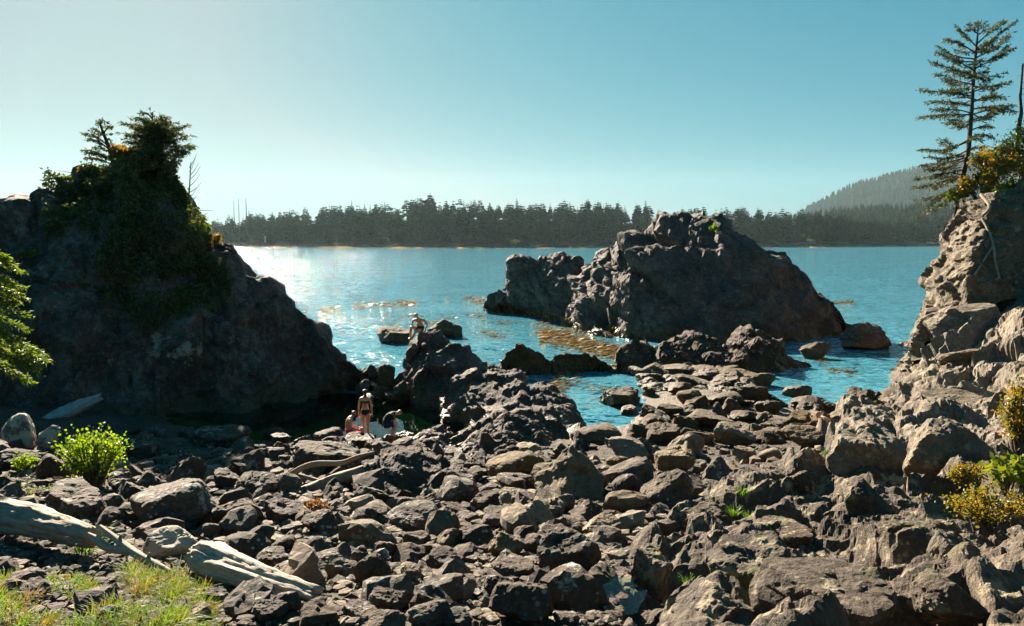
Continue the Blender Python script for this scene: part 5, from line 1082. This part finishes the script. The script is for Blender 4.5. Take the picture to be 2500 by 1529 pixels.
# green mounds under the pool surface
m, nt = new_mat('pool_algae'); geo = N(nt, 'ShaderNodeNewGeometry'); col = ramp(nt, noise(nt, geo.outputs['Position'], 6, 5, .7), [(.35, (.05, .08, .004)), (.55, (.22, .26, .012)), (.7, (.38, .36, .02))]); bs = N(nt, 'ShaderNodeBsdfPrincipled', i_Roughness=.8); L(nt, col, bs.inputs[0]); L(nt, bs.outputs[0], N(nt, 'ShaderNodeOutputMaterial').inputs[0])
for i, (a, b_, w, h) in enumerate([(1000,1022,.75,.28),(1035,1040,.8,.3),(1015,1056,.9,.25),(985,1048,.6,.2),(1050,1062,.6,.2)]):
    P = G(a, b_, -.12); me = mesh_np('algae_mound', *rock_shape(700 + i, 4, 'round'), MAT['pool_algae'], True); o = obj('algae_mound', me); o.location = (P[0], P[1], -.12 - h * .5); o.scale = (w, w * .8, h); tag(o, f'green algae-covered mound under the tide pool surface, {["furthest back","middle right","nearest middle","left","nearest right"][i]}', 'algae', 'algae mounds in the tide pool')
# rain puddle among the near stones
P = on_ground(1490, 1470); q = np.array([(math.cos(t) * (.42 + .1 * math.sin(3 * t)), math.sin(t) * (.62 + .12 * math.cos(2 * t)), 0) for t in np.linspace(0, 6.283, 24, endpoint=False)]); V = np.concatenate((q, [(0, 0, 0)])); F = np.array([(i, (i + 1) % 24, 24) for i in range(24)])
pu = obj('puddle', mesh_np('puddle', V, F, MAT['pool_water'], True)); pu.location = (P[0], P[1], P[2] + .09); tag(pu, 'small dark puddle among the stones at the bottom', None, None, 'structure')

# ================================================================ PEOPLE
plain_mat('skin', [(.48, .235, .115), (.56, .29, .15)], .5, 6, 0, None, .4); plain_mat('fair_skin', [(.54, .29, .18), (.62, .35, .22)], .5, 6, 0, None, .4)
plain_mat('dark_hair', [(.018, .010, .006), (.035, .02, .012)], .6, 30); plain_mat('brown_hair', [(.08, .045, .02), (.15, .085, .035)], .6, 30); plain_mat('blond_hair', [(.26, .15, .05), (.40, .25, .09)], .6, 30)
plain_mat('black_cloth', [(.010, .010, .012), (.022, .021, .023)], .85, 20); plain_mat('navy_cloth', [(.012, .013, .02), (.025, .025, .035)], .85, 20); plain_mat('pink_cloth', [(.55, .02, .09), (.66, .04, .13)], .8, 14); plain_mat('eye_dark', [(.01, .008, .006), (.015, .012, .01)], .2, 20); plain_mat('cup_blue', [(.02, .03, .06), (.04, .05, .09)], .4, 9); plain_mat('lip', [(.30, .10, .07), (.34, .12, .09)], .5, 9)
m = MAT['skin'].copy(); m.name = 'tattooed_skin'; MAT['tattooed_skin'] = m; nt = m.node_tree
bs = [n for n in nt.nodes if n.type == 'BSDF_PRINCIPLED'][0]; src = bs.inputs['Base Color'].links[0].from_socket; tc = N(nt, 'ShaderNodeTexCoord')
mp = N(nt, 'ShaderNodeMapping'); mp.inputs['Location'].default_value = (-.005 / .05, 0, -1.13 / .085); mp.inputs['Scale'].default_value = (1 / .05, 0, 1 / .085); L(nt, tc.outputs['Object'], mp.inputs[0])
ln = N(nt, 'ShaderNodeVectorMath', operation='LENGTH'); L(nt, mp.outputs[0], ln.inputs[0]); sx = N(nt, 'ShaderNodeSeparateXYZ'); L(nt, tc.outputs['Object'], sx.inputs[0])
msk = math_n(nt, 'MULTIPLY', math_n(nt, 'MULTIPLY', remap(nt, ln.outputs['Value'], 1.0, .8), remap(nt, noise(nt, tc.outputs['Object'], 38, 2), .44, .5)), math_n(nt, 'LESS_THAN', sx.outputs[1], 0.0)); L(nt, mix(nt, math_n(nt, 'MULTIPLY', msk, .8), src, (.035, .035, .025)), bs.inputs['Base Color'])

def skin_mesh(name, J, E, root):
    """continuous body grown round a jointed skeleton"""
    keys = list(J); idx = {k: i for i, k in enumerate(keys)}; me = bpy.data.meshes.new(name); me.from_pydata([tuple(J[k][0]) for k in keys], [(idx[a], idx[b]) for a, b in E], [])
    o = bpy.data.objects.new(name, me); COL.objects.link(o); sk = o.modifiers.new('skin', 'SKIN'); sk.use_smooth_shade = True; sk.branch_smoothing = .3
    for i, k in enumerate(keys):
        r = J[k][1]; r = r if hasattr(r, '__len__') else (r, r); me.skin_vertices[0].data[i].radius = r; me.skin_vertices[0].data[i].use_root = (k == root)
    ss = o.modifiers.new('sub', 'SUBSURF'); ss.levels = 3; ss.render_levels = 3
    bpy.context.view_layer.update(); ev = o.evaluated_get(bpy.context.evaluated_depsgraph_get()); out = bpy.data.meshes.new_from_object(ev); out.name = name; bpy.data.objects.remove(o); bpy.data.meshes.remove(me)
    return out
def hand(J, E, key, wrist, d, n, side, curl=.4):
    """palm, four unequal fingers and a thumb leaving the side of the palm"""
    d = unit(np.array(d, float)); n = unit(np.array(n, float)); s = np.cross(d, n) * side; w = np.array(wrist); pm = w + d * .055; J[key + 'p'] = (pm, (.036, .020)); E.append((key, key + 'p')); kn = w + d * .085; J[key + 'k'] = (kn, (.034, .017)); E.append((key + 'p', key + 'k'))
    for i, (o_, l) in enumerate(((-.030, .055), (-.010, .068), (.010, .064), (.029, .050))):
        a = kn + s * o_ + d * .018; b = a + unit(d + n * curl * .6) * l * .55; c = b + unit(d + n * curl * 1.6) * l * .5; ks = f'{key}f{i}'
        J[ks + 'a'] = (a, .010); J[ks + 'b'] = (b, .009); J[ks + 'c'] = (c, .0075); E += [(key + 'k', ks + 'a'), (ks + 'a', ks + 'b'), (ks + 'b', ks + 'c')]
    t1 = pm - s * .040 + n * .005; t2 = t1 + unit(d * .8 - s * .5 + n * curl) * .035; J[key + 't1'] = (t1, .012); J[key + 't2'] = (t2, .009); E += [(key + 'p', key + 't1'), (key + 't1', key + 't2')]
def head(J, E, neck, c, look, r=.088, up=(0, 0, 1)):
    """skull, jaw, nose and ears, facing along look"""
    f = unit(np.array(look, float)); u = unit(np.array(up, float)); u = unit(u - f * (u @ f)); s = np.cross(f, u); c = np.array(c, float)
    J['jaw'] = (c - u * .065 + f * .025, (r * .66, r * .72)); J['skull'] = (c + u * .02 - f * .005, (r * .90, r * 1.02)); J['crown'] = (c + u * .075 - f * .008, (r * .62, r * .74)); E += [(neck, 'jaw'), ('jaw', 'skull'), ('skull', 'crown')]
    J['nose'] = (c + f * .108 - u * .012, .011); E.append(('skull', 'nose'))
    J['earl'] = (c + s * .088 - u * .005 - f * .005, (.012, .02)); J['earr'] = (c - s * .088 - u * .005 - f * .005, (.012, .02)); E += [('skull', 'earl'), ('skull', 'earr')]
    return c, f, u, s
def shell(me, pred, off, name, mat, parent, wr=.0, seed=0):
    """clothing or hair: the body's own surface lifted off along its normals"""
    V = np.array([v.co[:] for v in me.vertices]); Nn = np.array([v.normal[:] for v in me.vertices]); keep = pred(V)
    F = [tuple(p.vertices) for p in me.polygons if sum(bool(keep[i]) for i in p.vertices) * 2 >= len(p.vertices)]
    if not F: return None
    used = sorted({i for f in F for i in f}); mp_ = {a: b for b, a in enumerate(used)}; P = V[used]; P = P + Nn[used] * (off + wr * fbm(P, 14, 3, seed))[:, None]
    m2 = bpy.data.meshes.new(name); m2.from_pydata([tuple(p) for p in P], [], [tuple(mp_[i] for i in f) for f in F]); m2.materials.append(MAT[mat]); [setattr(p, 'use_smooth', True) for p in m2.polygons]; o = obj(name, m2, parent); sd = o.modifiers.new('thick', 'SOLIDIFY'); sd.thickness = .006; sd.offset = 1; return o
def ball(name, c, r, mat, parent, sc=(1, 1, 1)):
    V, F = ico(2); return obj(name, mesh_np(name, V * r * np.array(sc) + np.array(c), F, MAT[mat], True), parent)
def face(c, f, u, s, body, beard=None):
    for q_ in (-1, 1): ball('eye', c + f * .083 + s * q_ * .032 + u * .008, .011, 'eye_dark', body)
    ball('mouth', c + f * .086 - u * .052, .014, 'lip', body, (1.3, 1.3, .5))
def person(name, J, E, root, mat, loc, label, sc=1.0, rz=0.0):
    me = skin_mesh(name, J, E, root); me.materials.append(MAT[mat]); [setattr(p, 'use_smooth', True) for p in me.polygons]; o = obj(name, me); o.location = tuple(map(float, loc)); o.scale = (sc,) * 3; o.rotation_euler.z = rz; tag(o, label, 'person'); return o, me
A = np.array

# woman standing with her back to the camera
J = {'pelvis': (A((0, 0, .92)), (.150, .105)), 'waist': (A((0, .012, 1.09)), (.112, .082)), 'chest': (A((0, 0, 1.26)), (.138, .092)), 'ubust': (A((0, -.01, 1.365)), (.125, .075)), 'neck': (A((0, .0, 1.455)), .048)}
E = [('pelvis', 'waist'), ('waist', 'chest'), ('chest', 'ubust'), ('ubust', 'neck')]
c, f, u, s = head(J, E, 'neck', (0.0, .02, 1.585), (-.25, 1, -.15), .080)
for q_, t in ((-1, 'l'), (1, 'r')):
    J['sh' + t] = (A((q_ * .160, -.008, 1.365)), .050); J['el' + t] = (A((q_ * .215, -.035, 1.10)), .036); J['wr' + t] = (A((q_ * .232, .01, .87)), (.027, .022)); E += [('ubust', 'sh' + t), ('sh' + t, 'el' + t), ('el' + t, 'wr' + t)]; hand(J, E, 'wr' + t, J['wr' + t][0], (0, .12, -1), (-q_, .1, 0), q_, .35)
    J['hip' + t] = (A((q_ * .082, -.012, .84)), (.098, .100)); J['th' + t] = (A((q_ * .085, 0, .66)), .080); J['kn' + t] = (A((q_ * .078, .012, .46)), .053); J['ca' + t] = (A((q_ * .078, -.018, .33)), .054); J['an' + t] = (A((q_ * .072, 0, .08)), .032); J['he' + t] = (A((q_ * .072, -.03, .035)), .03); J['to' + t] = (A((q_ * .085, .14, .022)), (.036, .02)); E += [('pelvis', 'hip' + t), ('hip' + t, 'th' + t), ('th' + t, 'kn' + t), ('kn' + t, 'ca' + t), ('ca' + t, 'an' + t), ('an' + t, 'he' + t), ('an' + t, 'to' + t)]
wp = W(893, 1069, 27.5)
o, me = person('person', J, E, 'pelvis', 'tattooed_skin', wp, 'woman in a black bikini standing with her back turned by the tide pool', 1.03)
shell(me, lambda V: (V[:, 2] > .79) & (V[:, 2] < .965) & (np.abs(V[:, 0]) < .03 + np.maximum(0, V[:, 2] - .80) * 1.25), .007, 'bikini_bottom', 'black_cloth', o)
shell(me, lambda V: (V[:, 2] > 1.225) & (V[:, 2] < 1.27) & (np.abs(V[:, 0]) < .165), .005, 'bikini_strap', 'black_cloth', o)
shell(me, lambda V: (V[:, 2] > 1.565) & (((V - c) @ f) < .045 + .5 * np.maximum(0, V[:, 2] - 1.60)) & (np.abs(V[:, 0]) < .12), .014, 'hair', 'dark_hair', o, .006, 2)
S = Soup(); V, F = tube(smooth_path([c - f * .085 + u * .0, c - f * .10 - u * .07, c - f * .085 - u * .15, c - f * .075 - u * .22], 10), [.035, .042, .042, .04, .038, .035, .03, .025, .018, .008], 9); S.add(V, F); S.build('ponytail', MAT['dark_hair'], o, True); face(c, f, u, s, o)

# bearded man sitting in profile
J = {'pelvis': (A((0, 0, .11)), (.115, .150)), 'waist': (A((.015, 0, .27)), (.105, .140)), 'chest': (A((.045, 0, .45)), (.120, .165)), 'uch': (A((.085, 0, .575)), (.095, .150)), 'neck': (A((.135, 0, .66)), .056)}
E = [('pelvis', 'waist'), ('waist', 'chest'), ('chest', 'uch'), ('uch', 'neck')]
c, f, u, s = head(J, E, 'neck', (.20, 0, .775), (1, .12, -.22), .088)
for q_, t in ((-1, 'l'), (1, 'r')):
    J['sh' + t] = (A((.075, q_ * .185, .565)), .062); J['el' + t] = (A((.13, q_ * .24, .30)), .043); J['wr' + t] = (A((.37, q_ * .15, .215)), (.03, .026)); E += [('uch', 'sh' + t), ('sh' + t, 'el' + t), ('el' + t, 'wr' + t)]; hand(J, E, 'wr' + t, J['wr' + t][0], (1, -q_ * .3, -.05), (0, -q_ * .8, .3), q_, .9)
    J['hip' + t] = (A((.05, q_ * .095, .09)), .105); J['kn' + t] = (A((.46, q_ * .17, .06)), .068); J['ca' + t] = (A((.50, q_ * .15, -.10)), .058); J['an' + t] = (A((.48, q_ * .10, -.34)), .04); J['to' + t] = (A((.62, q_ * .12, -.40)), (.03, .04)); E += [('pelvis', 'hip' + t), ('hip' + t, 'kn' + t), ('kn' + t, 'ca' + t), ('ca' + t, 'an' + t), ('an' + t, 'to' + t)]
sp_ = W(850, 1063, 27.2)
o, me = person('person', J, E, 'pelvis', 'skin', sp_, 'bearded shirtless man in pink shorts sitting sideways on the rocks', 1.0, .15)
shell(me, lambda V: (V[:, 2] < .215) & (V[:, 0] < .44) & (V[:, 2] > -.05) & (np.abs(V[:, 1]) < .27) & ((V[:, 0] < .2) | (V[:, 2] < .16)), .014, 'shorts', 'pink_cloth', o, .012, 4)
shell(me, lambda V: (V[:, 2] > .70) & ((((V - c) @ u) > .035) | (((V - c) @ f) < -.02)) & (((V - c) @ u) > -.06), .013, 'hair', 'brown_hair', o, .01, 3)
shell(me, lambda V: (V[:, 2] > .64) & (((V - c) @ u) < -.022) & (((V - c) @ f) > .015) & (np.linalg.norm(V - c, axis=1) < .16), .012, 'beard', 'brown_hair', o, .006, 5); face(c, f, u, s, o)
cu = Soup(); V, F = tube([(0, 0, -.05), (0, 0, .0), (0, 0, .055)], [.032, .036, .038], 14); cu.add(V, F); k_ = cu.build('cup', MAT['cup_blue']); k_.location = tuple(sp_ + A((.47, -.03, .225))); tag(k_, 'dark blue cup held by the bearded man', 'cup')

# person crouching in black, leaning over the water
J = {'pelvis': (A((-.25, 0, .46)), (.125, .140)), 'waist': (A((-.17, 0, .61)), (.110, .135)), 'chest': (A((-.02, 0, .745)), (.120, .155)), 'uch': (A((.085, 0, .80)), (.095, .14)), 'neck': (A((.17, 0, .84)), .052)}
E = [('pelvis', 'waist'), ('waist', 'chest'), ('chest', 'uch'), ('uch', 'neck')]
c, f, u, s = head(J, E, 'neck', (.275, 0, .865), (.72, 0, -.68), .086, (.6, 0, .7))
for q_, t in ((-1, 'l'), (1, 'r')):
    J['sh' + t] = (A((.10, q_ * .17, .775)), .056); J['el' + t] = (A((.11 - .02 * q_, q_ * .15, .45)), .040); J['wr' + t] = (A((.03 + .03 * q_, q_ * .07, .20)), (.028, .024)); E += [('uch', 'sh' + t), ('sh' + t, 'el' + t), ('el' + t, 'wr' + t)]; hand(J, E, 'wr' + t, J['wr' + t][0], (.15, 0, -1), (0, -q_, 0), q_, .4)
    J['hip' + t] = (A((-.22, q_ * .09, .42)), .105); J['kn' + t] = (A((.17 - .03 * q_, q_ * .17, .49)), .062); J['ca' + t] = (A((.09 - .05 * q_, q_ * .16, .34)), .055); J['an' + t] = (A((.01 - .04 * q_, q_ * .13, .08)), .036); J['to' + t] = (A((.15 - .04 * q_, q_ * .14, .025)), (.03, .036)); E += [('pelvis', 'hip' + t), ('hip' + t, 'kn' + t), ('kn' + t, 'ca' + t), ('ca' + t, 'an' + t), ('an' + t, 'to' + t)]
cp_ = W(956, 1066, 26.9)
o, me = person('person', J, E, 'pelvis', 'fair_skin', cp_, 'person in black T-shirt and dark shorts crouching on a rock over the tide pool', .98)
shell(me, lambda V: (V[:, 2] > .60) & (V[:, 0] < .14) & (V[:, 2] > .64 + 1.1 * (V[:, 0] - .06) * (V[:, 0] < .06)) | ((V[:, 0] < -.04) & (V[:, 2] > .56)), .014, 'shirt', 'black_cloth', o, .010, 6)
shell(me, lambda V: (V[:, 2] < .62) & (V[:, 2] > .29) & (V[:, 0] < .10) & ((V[:, 0] < -.02) | (V[:, 2] > .36) & (np.abs(V[:, 1]) > .10)), .016, 'shorts', 'navy_cloth', o, .010, 7)
shell(me, lambda V: (V[:, 0] > .17) & (np.linalg.norm(V - c, axis=1) < .15) & ((((V - c) @ u) > .03) | (((V - c) @ f) < -.03)), .014, 'hair', 'blond_hair', o, .01, 8); face(c, f, u, s, o)

# shirtless man on the tip of the dark rock
J = {'pelvis': (A((0, 0, .09)), (.170, .125)), 'waist': (A((-.005, -.02, .23)), (.155, .110)), 'chest': (A((-.035, -.05, .40)), (.190, .120)), 'uch': (A((-.06, -.07, .51)), (.165, .095)), 'neck': (A((-.10, -.11, .59)), .055)}
E = [('pelvis', 'waist'), ('waist', 'chest'), ('chest', 'uch'), ('uch', 'neck')]
c, f, u, s = head(J, E, 'neck', (-.15, -.15, .715), (-.55, -.65, -.5), .090)
J.update({'shl': (A((-.265, -.09, .50)), .066), 'ell': (A((-.33, -.20, .28)), .043), 'wrl': (A((-.22, -.33, .24)), (.03, .026)), 'shr': (A((.16, -.02, .49)), .066), 'elr': (A((.30, .03, .27)), .043), 'wrr': (A((.20, .05, .085)), (.03, .026)),
          'hipl': (A((-.085, -.03, .08)), .105), 'knl': (A((-.32, -.36, .25)), .065), 'cal': (A((-.345, -.37, .10)), .060), 'anl': (A((-.37, -.38, -.20)), .038), 'tol': (A((-.43, -.49, -.27)), (.036, .03)), 'hipr': (A((.075, -.05, .07)), .105), 'knr': (A((-.13, -.43, .06)), .065), 'car': (A((-.19, -.44, -.06)), .058), 'anr': (A((-.30, -.45, -.25)), .038), 'tor': (A((-.40, -.53, -.31)), (.036, .03))})
E += [('uch', 'shl'), ('shl', 'ell'), ('ell', 'wrl'), ('uch', 'shr'), ('shr', 'elr'), ('elr', 'wrr'), ('pelvis', 'hipl'), ('hipl', 'knl'), ('knl', 'cal'), ('cal', 'anl'), ('anl', 'tol'), ('pelvis', 'hipr'), ('hipr', 'knr'), ('knr', 'car'), ('car', 'anr'), ('anr', 'tor')]
hand(J, E, 'wrl', J['wrl'][0], (.6, -.5, -.1), (.2, .2, -1), -1, .5); hand(J, E, 'wrr', J['wrr'][0], (-.1, .1, -1), (0, -1, 0), 1, .3)
rp = W(1026, 810, 35.55)
o, me = person('person', J, E, 'pelvis', 'skin', rp, 'shirtless man in black shorts sitting on the tip of the dark rock', 1.08)
shell(me, lambda V: (V[:, 2] < .235) & (V[:, 2] > -.06) & (V[:, 1] > -.24) & (np.abs(V[:, 0] + .02) < .19), .014, 'shorts', 'black_cloth', o, .010, 9)
shell(me, lambda V: (np.linalg.norm(V - c, axis=1) < .16) & ((((V - c) @ u) > .038) | (((V - c) @ f) < -.025)) & (((V - c) @ u) > -.07), .014, 'hair', 'blond_hair', o, .01, 10); face(c, f, u, s, o)

# bather half hidden among the shore rocks
J = {'pelvis': (A((.52, .02, .12)), (.12, .14)), 'waist': (A((.38, 0, .15)), (.10, .13)), 'chest': (A((.22, 0, .22)), (.11, .155)), 'uch': (A((.11, 0, .28)), (.09, .14)), 'neck': (A((.04, 0, .34)), .052)}
E = [('pelvis', 'waist'), ('waist', 'chest'), ('chest', 'uch'), ('uch', 'neck')]
c, f, u, s = head(J, E, 'neck', (-.03, 0, .44), (.75, -.55, .1), .088)
for q_, t in ((-1, 'l'), (1, 'r')):
    J['sh' + t] = (A((.12, q_ * .17, .27)), .055); J['el' + t] = (A((.10, q_ * .27, .06)), .04); J['wr' + t] = (A((.32, q_ * .30, .05)), (.028, .024)); E += [('uch', 'sh' + t), ('sh' + t, 'el' + t), ('el' + t, 'wr' + t)]; hand(J, E, 'wr' + t, J['wr' + t][0], (1, 0, 0), (0, 0, -1), q_, .3)
    J['hip' + t] = (A((.56, q_ * .085, .11)), .10); J['kn' + t] = (A((.90, q_ * .12, .24)), .06); J['an' + t] = (A((1.20, q_ * .10, .07)), .038); J['to' + t] = (A((1.28, q_ * .11, .16)), (.03, .034)); E += [('pelvis', 'hip' + t), ('hip' + t, 'kn' + t), ('kn' + t, 'an' + t), ('an' + t, 'to' + t)]
bp_ = on_ground(1998, 1046); bp_ = W(1998, 1042, bp_[1])
o, me = person('person', J, E, 'pelvis', 'fair_skin', bp_, 'sunburnt bather reclining half hidden between the weedy shore rocks', 1.0)
shell(me, lambda V: (V[:, 0] > .40) & (V[:, 0] < .72) & (np.abs(V[:, 1]) < .2), .012, 'swimsuit', 'navy_cloth', o, .006, 11)
shell(me, lambda V: (np.linalg.norm(V - c, axis=1) < .16) & ((((V - c) @ u) > .04) | (((V - c) @ f) < -.02)) & (((V - c) @ u) > -.07), .013, 'hair', 'brown_hair', o, .008, 12); face(c, f, u, s, o)

# ================================================================ every countable rock and far tree gets a label of its own
from collections import defaultdict
_by = defaultdict(list)
for o in SC.objects:
    if o.parent is None and o.get('label') and o.get('category') in ('boulder', 'stone', 'tree'): _by[o['label']].append(o)
_ord = ['leftmost', 'second from left', 'third from left', 'fourth from left', 'fifth from left', 'sixth from left', 'seventh from left', 'eighth from left', 'ninth from left', 'tenth from left', 'eleventh from left', 'twelfth from left']
for lab, os_ in _by.items():
    if len(os_) < 2: continue
    os_.sort(key=lambda o: o.location.x / max(o.location.y, 1))
    for i, o in enumerate(os_): o['label'] = f'{lab}, ' + (_ord[i] if i < len(_ord) else f'number {i + 1} from left')
